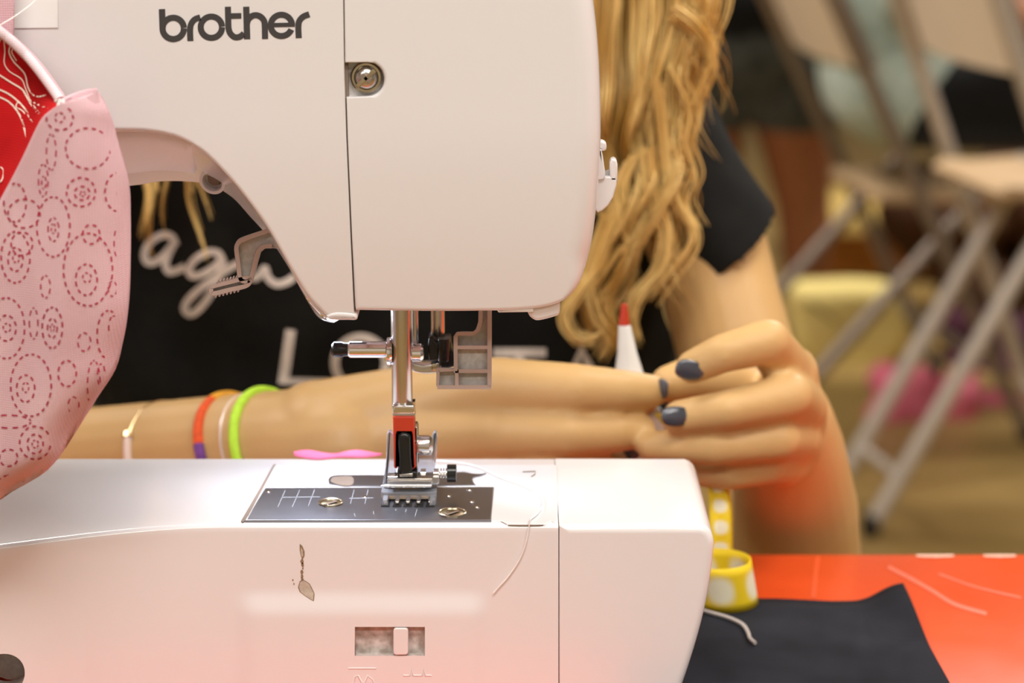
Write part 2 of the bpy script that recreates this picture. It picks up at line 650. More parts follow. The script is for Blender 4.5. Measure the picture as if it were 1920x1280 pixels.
for pts, wd in ((crv([(1665, 1062), (1700, 1080), (1745, 1105), (1790, 1132), (1850, 1150)], 5), 7), ([(1534, 1042), (1530, 1070), (1525, 1120)], 9), (crv([(1760, 1075), (1830, 1100), (1915, 1120)], 4), 3)):
    mb = MB()
    ribbon2d(mb, pts, wd, lambda x, y: atz(x, y, 0.00015))
    mb.build('scratch', 'scratch', table, 0)

# ================================================================== SEWING MACHINE
BED = 0.075
sm = empty('sewing_machine', (-0.05, 0.04, 0.0), 'white sewing machine seen from the back with lettered arm and free-arm bed', 'sewing machine')
YH = -0.005                                  # rear face of the head

def bulge(z):
    """the head's rear face curves back towards its lower edge"""
    return 1.6 * max(0.0, 0.216 - z) ** 2


def bulge_obj(o):
    me = o.data
    bm = bmesh.new()
    bm.from_mesh(me)
    z = 0.144
    while z < 0.218:
        bmesh.ops.bisect_plane(bm, geom=bm.verts[:] + bm.edges[:] + bm.faces[:], plane_co=(0, 0, z), plane_no=(0, 0, 1))
        z += 0.004
    for v in bm.verts:
        k = min(max((0.035 - v.co.y) / 0.035, 0), 1)
        b_ = bulge(v.co.z) * k
        if b_ > 0:
            v.co = CAM + (v.co - CAM) * ((v.co.y + b_ - CAM.y) / (v.co.y - CAM.y))
    bm.to_mesh(me)
    bm.free()
    for p in me.polygons:
        p.use_smooth = True
    me.set_sharp_from_angle(angle=math.radians(35))
    return o


def at_face(px, py, dy=0.0):
    q = at(px, py, YH)
    return at(px, py, YH + dy + bulge(q.z))


# --- left head cover
arch = crv([(613, 594), (580, 560), (546, 507), (500, 427), (456, 366), (420, 324), (380, 285), (332, 258), (280, 247), (225, 245), (120, 246), (0, 250), (-120, 262), (-230, 300), (-300, 370), (-330, 480)], 6)
outl = [(643, -150), (643.5, 0), (645, 110), (649, 250), (657, 440), (663.5, 585), (667, 590), (667.5, 597), (640, 599), (624, 598)] + arch + [(-340, 700), (-345, 900), (-350, 985), (-700, 985), (-850, 960), (-880, 400), (-860, -60), (-800, -140), (-700, -165)]
r0 = []
for (x, y) in outl:
    if x > 640:
        r0.append(0.0004)
    elif y < -100:
        r0.append(0.010)
    elif x < -600:
        r0.append(0.008)
    else:
        r0.append(0.0013)
r0[7] = r0[8] = r0[9] = 0.0018
bulge_obj(prism_px('rear_cover', outl, YH, YH + 0.0035, 'plastic', sm, r0, 0.0005, 4))

# --- right (needle side) head cover with a screw notch
cxn, cyn, rn = 688, 149, 32
notch = [(646.8, 117.5), (670, 117.5)] + [(cxn + rn * math.cos(math.radians(a)), cyn + rn * math.sin(math.radians(a))) for a in range(-90, 91, 12)] + [(670, 181.5), (649.6, 182.5)]
right = crv([(667, 582), (760, 583.5), (860, 584), (960, 582), (1020, 576), (1058, 563), (1084, 538), (1101, 500), (1112, 455), (1120, 390), (1126, 310), (1128, 240), (1126, 150), (1121, 70), (1113, 0), (1102, -60), (1080, -105), (1040, -140), (980, -158), (860, -162), (720, -155), (648, -152)], 6)
outl = [(645.4, -100), (645.6, 0)] + notch + [(651.8, 260), (659.6, 440), (665.6, 575)] + right[0:]
r0 = []
for (x, y) in outl:
    if x < 700 and -150 < y < 560:
        r0.append(0.0004)
    elif y < -90:
        r0.append(0.009)
    elif x > 1060:
        r0.append(lerp(0.0012, 0.0078, sstep(575, 480, y)))
    else:
        r0.append(0.0012)
bulge_obj(prism_px('needle_side_cover', outl, YH + 0.0002, 0.092, 'plastic', sm, r0, 0.0005, 5))

# --- solid core of the arm and pillar behind the rear cover
prism_px('arm_core', [(640, -149), (640, 140), (520, 170), (400, 205), (200, 222), (-200, 236), (-310, 300), (-334, 480), (-340, 700), (-347, 985), (-700, 985), (-846, 958), (-876, 400), (-857, -60), (-797, -138), (-700, -163)], YH + 0.003, 0.06, 'plastic', sm, 0.0005)
# --- inner frame that shows in the seam and the screw recess
bulge_obj(prism_px('inner_frame', [(620, -140), (760, -140), (760, 520), (678, 560), (660, 575), (630, 540)], YH + 0.0042, 0.03, 'plastic_in', sm, 0.0005))
# thin seam liner: darker gap between the covers
bulge_obj(prism_px('seam_liner', [(641, -140), (650, -140), (650, 0), (652, 110), (656, 250), (664, 440), (669, 575), (662, 575), (655, 440), (647, 250), (643, 110), (642, 0)], YH + 0.0021, 0.01, 'gap', sm, 0.0001))
for (a, b) in (((644.5, 106), (648.5, 118)), ((648.5, 183), (653.5, 196))):
    prism_px('seam_clip', [(a[0], a[1]), (b[0], a[1]), (b[0], b[1]), (a[0], b[1])], YH + 0.0012, 0.004, 'gap', sm, 0.0001)

# --- cover screw
sc = at(686, 147, YH)
scr = MB().lathe((sc.x, YH + 0.0045, sc.z), (0, -1, 0), [(0, 0.0001), (0, 0.0052), (0.0018, 0.0052), (0.0024, 0.0047), (0.0024, 0.0040), (0.0020, 0.0038)], 40).build('washer', 'brass', sm)
dome = MB().lathe((sc.x, YH + 0.0045, sc.z), (0, -1, 0), [(0.0018, 0.0039), (0.0030, 0.0037), (0.0042, 0.0028), (0.0047, 0.0015), (0.0048, 0.0001)], 32).build('cover_screw', 'steel', sm)
for ang_ in (42, 132):
    mb = MB()
    c_, s_ = math.cos(math.radians(ang_)), math.sin(math.radians(ang_))
    L, Wd = (0.0040, 0.00075) if ang_ == 42 else (0.0019, 0.0007)
    pts = [(sc.x + c_ * a - s_ * b, sc.z + s_ * a + c_ * b) for a, b in ((-L, -Wd), (L, -Wd), (L, Wd), (-L, Wd))]
    add_prism(mb, pts, YH - 0.00045, YH + 0.002, 0.0002, 0.0002, 2)
    mb.build('screw_slot', 'brass' if ang_ == 42 else 'gap', dome)

# --- lower lip tabs of the covers
bulge_obj(prism_px('corner_tab', crv([(612, 592), (617, 599), (628, 600.5), (650, 600.5), (668, 600), (669, 592), (660, 588), (630, 586)], 3, True), YH - 0.0006, 0.03, 'plastic', sm, 0.0009))
bulge_obj(prism_px('thread_guide_tab', crv([(990, 574), (991, 590), (1000, 599), (1012, 601), (1040, 594), (1049, 588), (1050, 566), (1045, 556), (1020, 566)], 4, True), YH + 0.002, 0.02, 'plastic', sm, 0.001))
bulge_obj(prism_px('underside_rail', [(930, 580), (1000, 578), (1000, 585), (935, 586)], YH + 0.001, 0.03, 'white', sm, 0.0004))

# --- front half of the head: the lower lip of the arch behind the near edge
YL = 0.048
lip = crv([(626, 606), (598, 596), (577, 566), (540, 500), (505, 447), (470, 408), (437, 372), (402, 351), (362, 342), (300, 341), (245, 349), (120, 356), (0, 360), (-120, 372), (-230, 410), (-290, 470), (-318, 560), (-330, 700)], 5)
far_out = lip + [(-345, 985), (-840, 950), (-850, 300), (-820, -40), (-740, -90), (300, -110), (900, -100), (1010, -85), (1060, -40), (1078, 60), (1086, 200), (1080, 380), (1066, 490), (1040, 535), (980, 556), (860, 562), (700, 562)]
prism_px('front_cover', far_out, YL, 0.092, 'plastic', sm, 0.0012, 0.006, 3)
# the curved throat surface between near edge and lip
rows = []
N = 70
for t, Yt, f in ((0.0, YH + 0.0014, -0.02), (0.1, 0.004, 0.06), (0.2, 0.012, 0.22), (0.4, 0.024, 0.48), (0.7, 0.036, 0.74), (0.9, 0.045, 0.93), (1.0, YL, 0.99)):
    row = []
    for i in range(N + 1):
        u = i / N
        a = poly_interp(arch, u)
        b = poly_interp(lip, u)
        pa, pb = at_face(a[0], a[1], 0.003), at(b[0], b[1], YL)
        p = pa.lerp(pb, f)
        p.y = max(Yt, pa.y)
        row.append(p)
    rows.append(row)
MB().grid(rows).build('throat_surface', 'plastic', sm, 60)
# lamp cover in the arch, with lamp
rows_p = []
for f, Yt in ((-0.03, 0.0025), (0.22, 0.012), (0.48, 0.024), (0.70, 0.034)):
    row = []
    for i in range(29):
        u = lerp(0.415, 0.70, i / 28)
        pa, pb = at(*poly_interp(arch, u), YH + 0.004), at(*poly_interp(lip, u), YL)
        ff = f if i > 3 else lerp(-0.03, f, (i + 1) / 5)
        p = pa.lerp(pb, ff)
        p.y = Yt - 0.0012
        row.append(p + Vector((0, 0, -0.0006)))
    rows_p.append(row)
o = MB().grid(rows_p).build('lamp_cover', 'white', sm, 60)
md = o.modifiers.new('thickness', 'SOLIDIFY'); md.thickness = 0.0008; md.offset = 0
lamp_p = at(420, 420, 0.045)
area_light('sewing_lamp_light', (at(600, 600, 0.045).x, 0.05, at(600, 590, 0.045).z - 0.002), (0, math.radians(-18), 0), 0.03, 0.02, 0.34, (0.80, 0.86, 1.0))
# arch screw in its counterbore
p = at(403, 334, 0.036)
ax = Vector((-0.25, -1, -0.35)).normalized()
MB().lathe(p + ax * -0.003, ax, [(0, 0.0001), (0, 0.0040), (0.006, 0.0047), (0.006, 0.0036), (0.003, 0.0034), (0.0028, 0.0001)], 28).build('screw_boss', 'plastic', sm)
MB().lathe(p + ax * 0.0002, ax, [(0, 0.0001), (0, 0.0026), (0.0012, 0.0022), (0.0016, 0.0001)], 20).build('arch_screw', 'gap', sm)
prism_px('spring_clip', [(398, 297), (404, 296), (425, 320), (437, 334), (430, 338), (415, 330)], 0.026, 0.029, 'chrome', sm, 0.0004)

# --- reflective corner under the head
bulge_obj(prism_px('polished_corner', crv([(570, 556), (600, 556), (609, 562), (611, 580), (617, 594), (608, 599), (592, 585)], 4, True), YH + 0.003, 0.03, 'chrome', sm, 0.002))

# --- lettering on the arm
def face_place(px, py):
    return at(px, py, YH - 0.00012)


def arc_pts(cx, cy, r, a0, a1, n=24):
    return [(cx + r * math.cos(math.radians(lerp(a0, a1, k / n))), cy + r * math.sin(math.radians(lerp(a0, a1, k / n)))) for k in range(n + 1)]


letters = [
    ('b', [([(303.6, 17), (305, 53)], 12), (arc_pts(324.8, 53.2, 20, 0, 357, 40), 11.5)]),
    ('r', [(crv([(357, 77), (356.4, 56), (358.5, 45), (365, 36.5), (375.6, 32.6)], 6), 11.5)]),
    ('o', [(arc_pts(396.3, 51, 20, 0, 357, 40), 11.5)]),
    ('t', [(crv([(427.2, 12.5), (428, 40), (428.6, 53), (431.5, 62), (438, 68.6), (445, 70), (452, 67.5), (457.5, 62.5)], 6), 11.5), ([(427, 30.2), (452.5, 29.6)], 10.5)]),
    ('h', [([(461.6, 12.5), (463.4, 73.6)], 11.8), (crv([(462.5, 47), (465, 37.5), (471, 31), (479, 28.4), (488, 31), (494.5, 38), (496.4, 47), (497, 73)], 6), 11.5)]),
    ('e', [(arc_pts(527.6, 47.6, 20, 22, 358, 40), 11.5), ([(510, 47), (553, 46.2)], 8)]),
    ('r', [(crv([(560.2, 71.5), (559.4, 50), (561.5, 39), (569, 31), (580, 26.8)], 6), 11.5)]),
]
for ch, strokes in letters:
    mb = MB()
    for q_, (pts, wd) in enumerate(strokes):
        ribbon2d(mb, pts, wd, lambda x, y: at(x, y, YH - 0.00012 - 0.00004 * q_))
    o = mb.build('letter', 'logo', sm, 0)
    o['label'] = 'dark grey printed letter ' + ch

# white rectangle at the upper left of the arm
prism_px('white_rectangle', [(24, -60), (108, -60), (109, 52), (24, 53)], YH - 0.0004, YH + 0.0004, 'white', sm, 0.0001)

# --- thread cutter on the end of the head
YC = 0.012
cut_o = [(1112, 300), (1121, 296), (1124, 318), (1129, 331), (1143, 331), (1143.5, 306), (1146, 300), (1151, 298), (1156, 301), (1158, 308), (1157.5, 330), (1156, 348), (1150, 370), (1141, 385), (1130, 395), (1121, 399), (1114, 392), (1110, 370), (1110, 330)]
mb = MB()
for pts in ([(1110, 334), (1124, 331), (1143, 331), (1157.5, 331), (1156, 348), (1150, 370), (1141, 385), (1130, 395), (1121, 399), (1114, 392), (1110, 370)],
            [(1143.5, 340), (1143.5, 306), (1146, 300), (1151, 298), (1156, 301), (1158, 308), (1157.5, 340)],
            [(1110, 340), (1111, 304), (1114, 298), (1120, 296), (1122, 302), (1123, 340)]):
    add_prism(mb, to_xz(pts, YC), YC, YC + 0.006, 0.0006, 0.0006, 3)
mb.build('thread_cutter', 'plastic', sm)
prism_px('cutter_knob', crv([(1120, 270), (1125, 265), (1131, 265), (1137, 270), (1136, 282), (1124, 284), (1120, 280)], 4, True), YC + 0.001, YC + 0.006, 'plastic', sm, 0.0008)
prism_px('cutter_arm', crv([(1123, 282), (1128, 283), (1132, 304), (1134, 334), (1116, 334), (1118, 306)], 4, True), YC - 0.001, YC + 0.003, 'plastic', sm, 0.0004)
prism_px('cutter_blade', [(1132, 321), (1143, 317), (1143, 331), (1132, 331)], YC + 0.0025, YC + 0.0035, 'taupe_in', sm, 0.0001)

# --- presser bar lever (frame with recessed web)
YV = 0.018
lever = crv([(505, 428), (478, 437), (452, 446), (443, 453), (439, 466), (443, 495), (446, 520)], 4) + crv([(446, 520), (420, 527), (398, 532)], 3)[1:] + [(392, 537), (391, 545), (395, 552), (402, 555), (430, 548), (455, 542), (466, 537), (473, 530), (478, 515), (484, 490), (489, 473), (497, 466), (510, 465), (540, 470), (540, 440)]
win1 = [(500, 446), (470, 453), (455, 460), (450, 466), (453, 500), (456, 519), (462, 522), (467, 518), (472, 490), (478, 470), (490, 459), (506, 457)]
mb = MB()
def rim(mb, pts, width, Y0, depth, closed=True):
    """raised rim following a path"""
    n = len(pts)
    rows = [[], [], [], []]
    for i in range(n):
        a = pts[(i - 1) % n] if closed or i else pts[i]
        b = pts[(i + 1) % n] if closed or i < n - 1 else pts[i]
        dx, dy = b[0] - a[0], b[1] - a[1]
        l = math.hypot(dx, dy) or 1
        nx, ny = -dy / l * width / 2, dx / l * width / 2
        x, y = pts[i]
        rows[0].append(at(x + nx, y + ny, Y0 + depth))
        rows[1].append(at(x + nx * 0.86, y + ny * 0.86, Y0))
        rows[2].append(at(x - nx * 0.86, y - ny * 0.86, Y0))
        rows[3].append(at(x - nx, y - ny, Y0 + depth))
    if closed:
        for r in rows:
            r.append(r[0])
    mb.grid(rows)
inner = [(505, 432), (478, 441), (455, 450), (447, 456), (443.5, 466), (447, 495), (450.5, 522), (461, 528), (469, 523), (473, 512), (479, 488), (485, 470), (495, 462), (510, 461)]
rim(mb, crv(inner, 4), 9, YV, 0.0035, False)
rim(mb, crv([(399, 537), (396, 543), (399, 550), (430, 543), (460, 536), (468, 528), (464, 521), (430, 529)], 4, True), 9, YV, 0.0035)
plev = mb.build('presser_lever', 'taupe', sm, 60)
prism_px('lever_web', lever, YV + 0.0022, YV + 0.0042, 'taupe_in', plev, 0.0003)
mb = MB()
for k in range(7):
    for (xa, ya, sgn) in ((405 + k * 6, 530.5 - k * 1.5, -1), (402 + k * 7, 555.5 - k * 1.75, 1)):
        q = to_xz([(xa, ya + sgn * -2), (xa + 4.5, ya - 1 - sgn * 2), (xa + 3.5, ya + sgn * 2.6), (xa + 1, ya + sgn * 2.8)], YV)
        add_prism(mb, q, YV, YV + 0.003, 0.0001, 0.0001, 1)
mb.build('lever_grip_ridges', 'taupe', plev)['kind'] = 'stuff'

# --- presser bar, clamp and foot
YB = 0.030
PS = pxsize(YB)


def cyl_h(name, xa, xb, yc, r_px, Y, m, prof=None):
    p, q = at(xa, yc, Y), at(xb, yc, Y)
    L = (q - p).length
    s = pxsize(Y)
    if prof is None:
        prof = [(0, 0.0001), (0, r_px * s * 0.85), (L * 0.04, r_px * s), (L * 0.96, r_px * s), (L, r_px * s * 0.85), (L, 0.0001)]
    else:
        prof = [(t * L, r * s) for t, r in prof]
    return MB().lathe(p, (1, 0, 0), prof, 28).build(name, m, sm)


def cyl_v(name, xc, ya, yb, r_px, Y, m, prof=None):
    p, q = at(xc, yb, Y), at(xc, ya, Y)
    L = q.z - p.z
    s = pxsize(Y)
    prof = [(0, 0.0001), (0, r_px * s * 0.92), (0.0006, r_px * s), (L, r_px * s), (L, 0.0001)] if prof is None else [(t * L, r * s) for t, r in prof]
    return MB().lathe(p, (0, 0, 1), prof, 32).build(name, m, sm)


cyl_v('presser_bar', 754.5, 545, 768, 19.5, YB, 'steel')
cyl_v('bar_guide', 778, 545, 665, 7, YB + 0.006, 'steel')
cyl_v('needle_bar', 822, 545, 645, 12, YB + 0.010, 'steel')
cyl_v('thread_guide_rod', 811, 545, 640, 2.4, YB + 0.008, 'chrome')
cyl_h('thumb_screw_tip', 622, 654, 655, 15, YB, 'black', [(0, 0.1), (0, 10), (0.12, 14.5), (0.6, 15), (0.72, 13), (1, 13), (1, 0.1)])
cyl_h('thumb_screw', 653, 727, 655, 15.5, YB, 'chrome')
cyl_h('thumb_screw_flange', 722, 736, 658, 27, YB + 0.001, 'chrome', [(0, 0.1), (0, 18), (0.3, 26), (0.7, 27), (1, 24), (1, 0.1)])
cyl_h('clamp_nut', 772, 795, 661, 17, YB + 0.003, 'chrome', [(0, 0.1), (0, 17), (0.75, 17.5), (0.95, 14), (1, 0.1)])
prism_px('clamp_band', crv([(772, 680), (790, 684), (806, 683), (824, 679), (826, 690), (822, 698), (806, 701), (788, 700), (772, 694)], 3, True), YB + 0.004, YB + 0.012, 'steel', sm, 0.0006)
cyl_b = at(815, 688, YB + 0.004)
MB().lathe(cyl_b + Vector((0, 0.001, 0)), (0, -1, 0), [(0, 0.0001), (0, 0.0014), (0.0016, 0.0014), (0.0018, 0.0008), (0.0012, 0.0006), (0.0012, 0.0001)], 16).build('clamp_screw', 'brass', sm)
prism_px('needle_clamp', crv([(803, 636), (812, 632), (820, 640), (843, 637), (846, 655), (852, 665), (852, 688), (826, 690), (822, 676), (804, 676)], 2, True), YB + 0.003, YB + 0.014, 'black', sm, 0.0008)
cyl_v('clamp_barrel', 832, 634, 676, 11.5, YB + 0.003, 'black')

# needle threader: lattice frame with recessed panels
YT = 0.022
frame = [(818, 696), (823, 690), (851, 690), (851, 634), (856, 625), (866, 622), (888, 622), (895, 614), (898, 600), (899, 570), (922, 570), (922, 722), (917, 729), (824, 729), (818, 723)]
mb = MB()
for path in ([(821.5, 693.5), (854.5, 693.5), (854.5, 631), (858, 626), (866, 625.5), (888, 625.5), (896, 619), (901, 604), (902, 572)], [(917.5, 572), (917.5, 725.5)], [(921, 725.3), (821.5, 725.3), (821.5, 690)]):
    rim(mb, path, 8.5, YT, 0.0038, False)
for path in ([(855, 651), (917, 651)], [(851, 695.5), (917, 695.5)], [(856.5, 690), (856.5, 727)]):
    rim(mb, path, 8, YT + 0.00003, 0.0038, False)
thr = mb.build('threader_frame', 'taupe', sm, 60)
prism_px('threader_back_panel', frame, YT + 0.0028, YT + 0.0042, 'taupe_in', thr, 0.0002)

# foot holder
prism_px('holder_cap', [(736, 760), (777, 760), (777, 776), (736, 776)], YB - 0.0045, YB + 0.005, 'chrome', sm, 0.0006)
prism_px('holder_plate', [(736, 774), (777, 774), (778, 784), (736, 784)], YB - 0.004, YB + 0.005, 'steel', sm, 0.0004)
YR = YB - 0.005
prism_px('foot_holder', [(736.5, 781), (777, 781), (778.5, 848), (780, 876), (775, 880), (772.5, 878), (770, 815), (769, 812), (747, 812), (746, 815), (747, 870), (745, 878), (741, 879), (738.5, 876)], YR, YB + 0.004, 'red', sm, 0.0005)
prism_px('holder_side', [(777, 800), (782, 800), (783, 884), (778, 886)], YR + 0.003, YB + 0.006, 'steel', sm, 0.0004)
prism_px('release_button', crv([(747, 816), (768, 815), (770, 830), (771, 860), (772.5, 888), (750, 890), (748, 860)], 3, True), YR - 0.0012, YB, 'black', sm, 0.0012)
prism_px('button_seat', [(746, 811), (770, 811), (770, 822), (746, 822)], YR + 0.0035, YB, 'black', sm, 0.0002)
prism_px('ankle_block', [(745, 884), (782, 884), (782, 907), (745, 907)], YR - 0.0005, YB + 0.004, 'black', sm, 0.0006)
prism_px('button_lip', [(749, 889), (774, 887), (774, 893), (749, 894)], YR - 0.0012, YB - 0.002, 'steel', sm, 0.0003)
cyl_h('ankle_pin_cap', 779, 812, 834, 18.5, YB + 0.001, 'steel', [(0, 0.1), (0, 17), (0.1, 18.5), (0.8, 18.5), (0.92, 15), (1, 10), (1, 0.1)])
cyl_h('ankle_block_side', 727, 747, 896, 7.5, YB - 0.003, 'chrome')
cyl_h('foot_cross_bar', 714, 809, 910.5, 3.6, YB - 0.0085, 'chrome', [(0, 0.3), (0.08, 2.6), (0.2, 3.6), (0.9, 3.6), (1, 2.6), (1, 0.1)])
prism_px('foot_plate', [(726, 897), (811, 897), (811, 909), (726, 909)], YB - 0.0062, YB + 0.002, 'steel', sm, 0.0004)
# small guide screw on the right of the foot
for (a, b, r, m_) in ((789, 799, 12, 'chrome'), (813, 823, 12, 'chrome'), (799, 813, 4, 'steel'), (822, 838, 3.2, 'steel')):
    cyl_h('guide_screw_collar', a, b, 889 if r < 10 else 890, r, YB + 0.001, m_)
for k in range(3):
    cyl_h('guide_spring_coil', 826 + k * 5, 828 + k * 5, 888, 10.5, YB + 0.001, 'steel')
cyl_h('guide_knob', 838, 856, 887, 17, YB + 0.001, 'black')
prism_px('guide_bracket', [(788, 893), (824, 893), (823, 908), (790, 908)], YB - 0.002, YB + 0.004, 'steel', sm, 0.0004)
# transparent foot: two side cheeks and toes
prism_px('clear_foot_cheek', crv([(726, 813), (735, 812), (740, 830), (741, 880), (741, 905), (722, 918), (719, 905), (724, 860)], 3, True), YB - 0.0005, YB + 0.003, 'clear', sm, 0.0005)
prism_px('clear_foot_cheek', crv([(782, 850), (806, 850), (811, 815), (819, 812), (819, 850), (815, 885), (818, 905), (786, 905)], 3, True), YB + 0.0065, YB + 0.009, 'clear', sm, 0.0005)
sole_z = BED + 0.0012
fl, fr = atz(716, 930, sole_z), atz(819, 930, sole_z)
mb = MB()
add_prism(mb, [(fl.x, sole_z), (fr.x, sole_z), (fr.x, sole_z + 0.0028), (fl.x, sole_z + 0.0028)], fl.y - 0.004, fl.y + 0.018, 0.0006, 0.0006, 2)
mb.build('clear_foot_sole', 'clear', sm)
for xa, xb in ((717, 729), (805, 818)):
    a, b = atz(xa, 940, sole_z), atz(xb, 940, sole_z)
    mb = MB()
    add_prism(mb, [(a.x, sole_z - 0.0003), (b.x, sole_z - 0.0003), (b.x - 0.0003, sole_z + 0.0018), (a.x + 0.0003, sole_z + 0.0018)], a.y - 0.004, a.y + 0.008, 0.0005, 0.0005, 2)
    mb.build('clear_foot_toe', 'clear', sm)

# ------------------------------------------------------------------ bed (free arm)
def flare(px):
    """how far the bed front comes out towards the pillar on the left"""
    return piecewise([(-900, 0.05), (-500, 0.046), (-300, 0.038), (420, 0.0)], px)


BX0, BX1 = -700.0, 1047.0
RB = 0.0028


def bed_y(px, py):
    bump = 0.0020 * sstep(1104, 1152, py) * sstep(435, 485, px) * (1 - sstep(878, 924, px))
    ridge = 0.00035 * math.exp(-((px - 170) / 9.0) ** 2) * sstep(1090, 1140, py)
    return -flare(px) - bump - ridge


hx, hy, hr = 26, 1223, 41
sx0, sx1, sy0, sy1 = 666, 797, 1171, 1225
xs = sorted(set([BX0 + k * 40 for k in range(18)] + [20 + k * 9 for k in range(-11, 114)] + [hx - 48 + k * 8 for k in range(13)] + [sx0, sx1] + [BX1]))
xs = [x for x in xs if x <= BX1]
xs = [x for i, x in enumerate(xs) if not (hx - 48 < x < hx + 48 and (x - hx + 48) % 8 != 0)]
ys = sorted(set([990 + k * 8 for k in range(60)] + [hy - 48 + k * 8 for k in range(13)] + [sy0, sy1, 1354]))
ys = [y for y in ys if not (hy - 48 < y < hy + 48 and (y - hy + 48) % 8 != 0 and y not in (sy0, sy1)) and y <= 1354]
# world coordinates: a point on the rear face of the bed keeps its x and z, y follows the bulge
mb = MB()
idx = {}
vs, fs = [], []
for i, x in enumerate(xs):
    for j, y in enumerate(ys):
        q = at(x, y, 0.0)
        idx[i, j] = len(vs)
        vs.append(Vector((q.x, bed_y(x, y), q.z)))
for i in range(len(xs) - 1):
    for j in range(len(ys) - 1):
        xm, ym = (xs[i] + xs[i + 1]) / 2, (ys[j] + ys[j + 1]) / 2
        if abs(xm - hx) < 48 and abs(ym - hy) < 48:
            continue
        if sx0 < xm < sx1 and sy0 < ym < sy1:
            continue
        fs.append((idx[i, j], idx[i + 1, j], idx[i + 1, j + 1], idx[i, j + 1]))
# patch with the round hole
per = []
ii = [i for i, x in enumerate(xs) if hx - 48.01 <= x <= hx + 48.01]
jj = [j for j, y in enumerate(ys) if hy - 48.01 <= y <= hy + 48.01]
per += [(i, jj[0]) for i in ii[:-1]] + [(ii[-1], j) for j in jj[:-1]] + [(i, jj[-1]) for i in reversed(ii[1:])] + [(ii[0], j) for j in reversed(jj[1:])]
ring = []
for (i, j) in per:
    a = math.atan2(ys[j] - hy, xs[i] - hx)
    cx_, cy_ = hx + hr * math.cos(a), hy + hr * math.sin(a)
    q = at(cx_, cy_, 0.0)
    ring.append(len(vs))
    vs.append(Vector((q.x, bed_y(cx_, cy_), q.z)))
m_ = len(per)
for k in range(m_):
    fs.append((idx[per[k]], idx[per[(k + 1) % m_]], ring[(k + 1) % m_], ring[k]))
# rounded shoulder and flat top
prev = [idx[i, 0] for i in range(len(xs))]
ztop = at(500, 990, 0.0).z
for k in range(1, 7):
    a = PI / 2 * k / 6
    cur = []
    for i, x in enumerate(xs):
        q = at(x, 990, 0.0)
        cur.append(len(vs))
        vs.append(Vector((q.x, bed_y(x, 990) + RB * (1 - math.cos(a)), q.z + (BED - ztop) * math.sin(a))))
    for i in range(len(xs) - 1):
        fs.append((prev[i], prev[i + 1], cur[i + 1], cur[i]))
    prev = cur
BEDY1 = 0.085
for (yy, zz) in ((0.0055, BED), (BEDY1 - 0.007, BED), (BEDY1 - 0.0035, BED - 0.0009), (BEDY1 - 0.001, BED - 0.0035), (BEDY1, BED - 0.007), (BEDY1, 0.003)):
    cur = []
    for i, x in enumerate(xs):
        q = at(x, 990, 0.0)
        cur.append(len(vs))
        vs.append(Vector((q.x, yy, zz)))
    for i in range(len(xs) - 1):
        fs.append((prev[i], prev[i + 1], cur[i + 1], cur[i]))
    prev = cur
mesh('free_arm_bed', vs, fs, 'plastic', sm, 50)
# hole lining
mb = MB()
rows = []
for dy in (0, 0.002, 0.016):
    rows.append([vs[r] + Vector((0, dy, 0)) for r in ring])
q = at(hx, hy, 0.0)
cen = Vector((q.x, bed_y(hx, hy) + 0.0165, q.z))
mb.grid(rows, True)
mb.build('screw_hole_lining', 'taupe_in', sm)
MB().lathe(cen + Vector((0.006, 0.002, 0.006)), (0, -1, 0), [(0, 0.0045), (0.004, 0.0045), (0.004, 0.0028), (0.0, 0.0026), (0, 0.0001)], 24).build('hole_bushing', 'plastic_in', sm)
MB().lathe(cen + Vector((0, 0.002, 0)), (0, -1, 0), [(0, 0.0001), (0, 0.0085), (0.001, 0.0085), (0.001, 0.0001)], 24).build('hole_floor', 'taupe_in', sm)
# drop-feed slider in its dusty recess
c0, c1 = at(sx0, sy0, 0.0), at(sx1, sy1, 0.0)
yb = bed_y(730, 1200)
mb = MB()
mb.grid([[Vector((c0.x, yb, c0.z)), Vector((c1.x, yb, c0.z)), Vector((c1.x, yb, c1.z)), Vector((c0.x, yb, c1.z)), Vector((c0.x, yb, c0.z))],
         [Vector((c0.x, yb + 0.003, c0.z)), Vector((c1.x, yb + 0.003, c0.z)), Vector((c1.x, yb + 0.003, c1.z)), Vector((c0.x, yb + 0.003, c1.z)), Vector((c0.x, yb + 0.003, c0.z))]])
mb.f.append((5, 6, 7, 8))
slr = mb.build('slider_recess', 'dirty', sm, 20)
mb = MB()
add_prism(mb, to_xz(round_rect(738, 1172.5, 766, 1223, 6), 0.0), yb - 0.0005, yb + 0.0035, 0.0004, 0.0003)
mb.build('slider_knob', 'plastic', slr)
# thin raised rim below the recess and embossed stitch symbols
mb = MB()


def bedp(px, py):
    p = at(px, py, 0.0)
    return Vector((p.x, bed_y(px, py), p.z))


def emboss(mb, pts, wd, h=0.00035):
    def pl(dx):
        def f(px, py):
            v = bedp(px, py)
            v.y -= dx
            return v
        return f
    n = len(pts)
    rows = [[], [], []]
    for i in range(n):
        a, b = pts[max(i - 1, 0)], pts[min(i + 1, n - 1)]
        dx, dy = b[0] - a[0], b[1] - a[1]
        l = math.hypot(dx, dy) or 1
        nx, ny = -dy / l * wd / 2, dx / l * wd / 2
        x, y = pts[i]
        rows[0].append(pl(0)(x + nx, y + ny))
        rows[1].append(pl(h)(x, y))
        rows[2].append(pl(0)(x - nx, y - ny))
    mb.grid(rows)


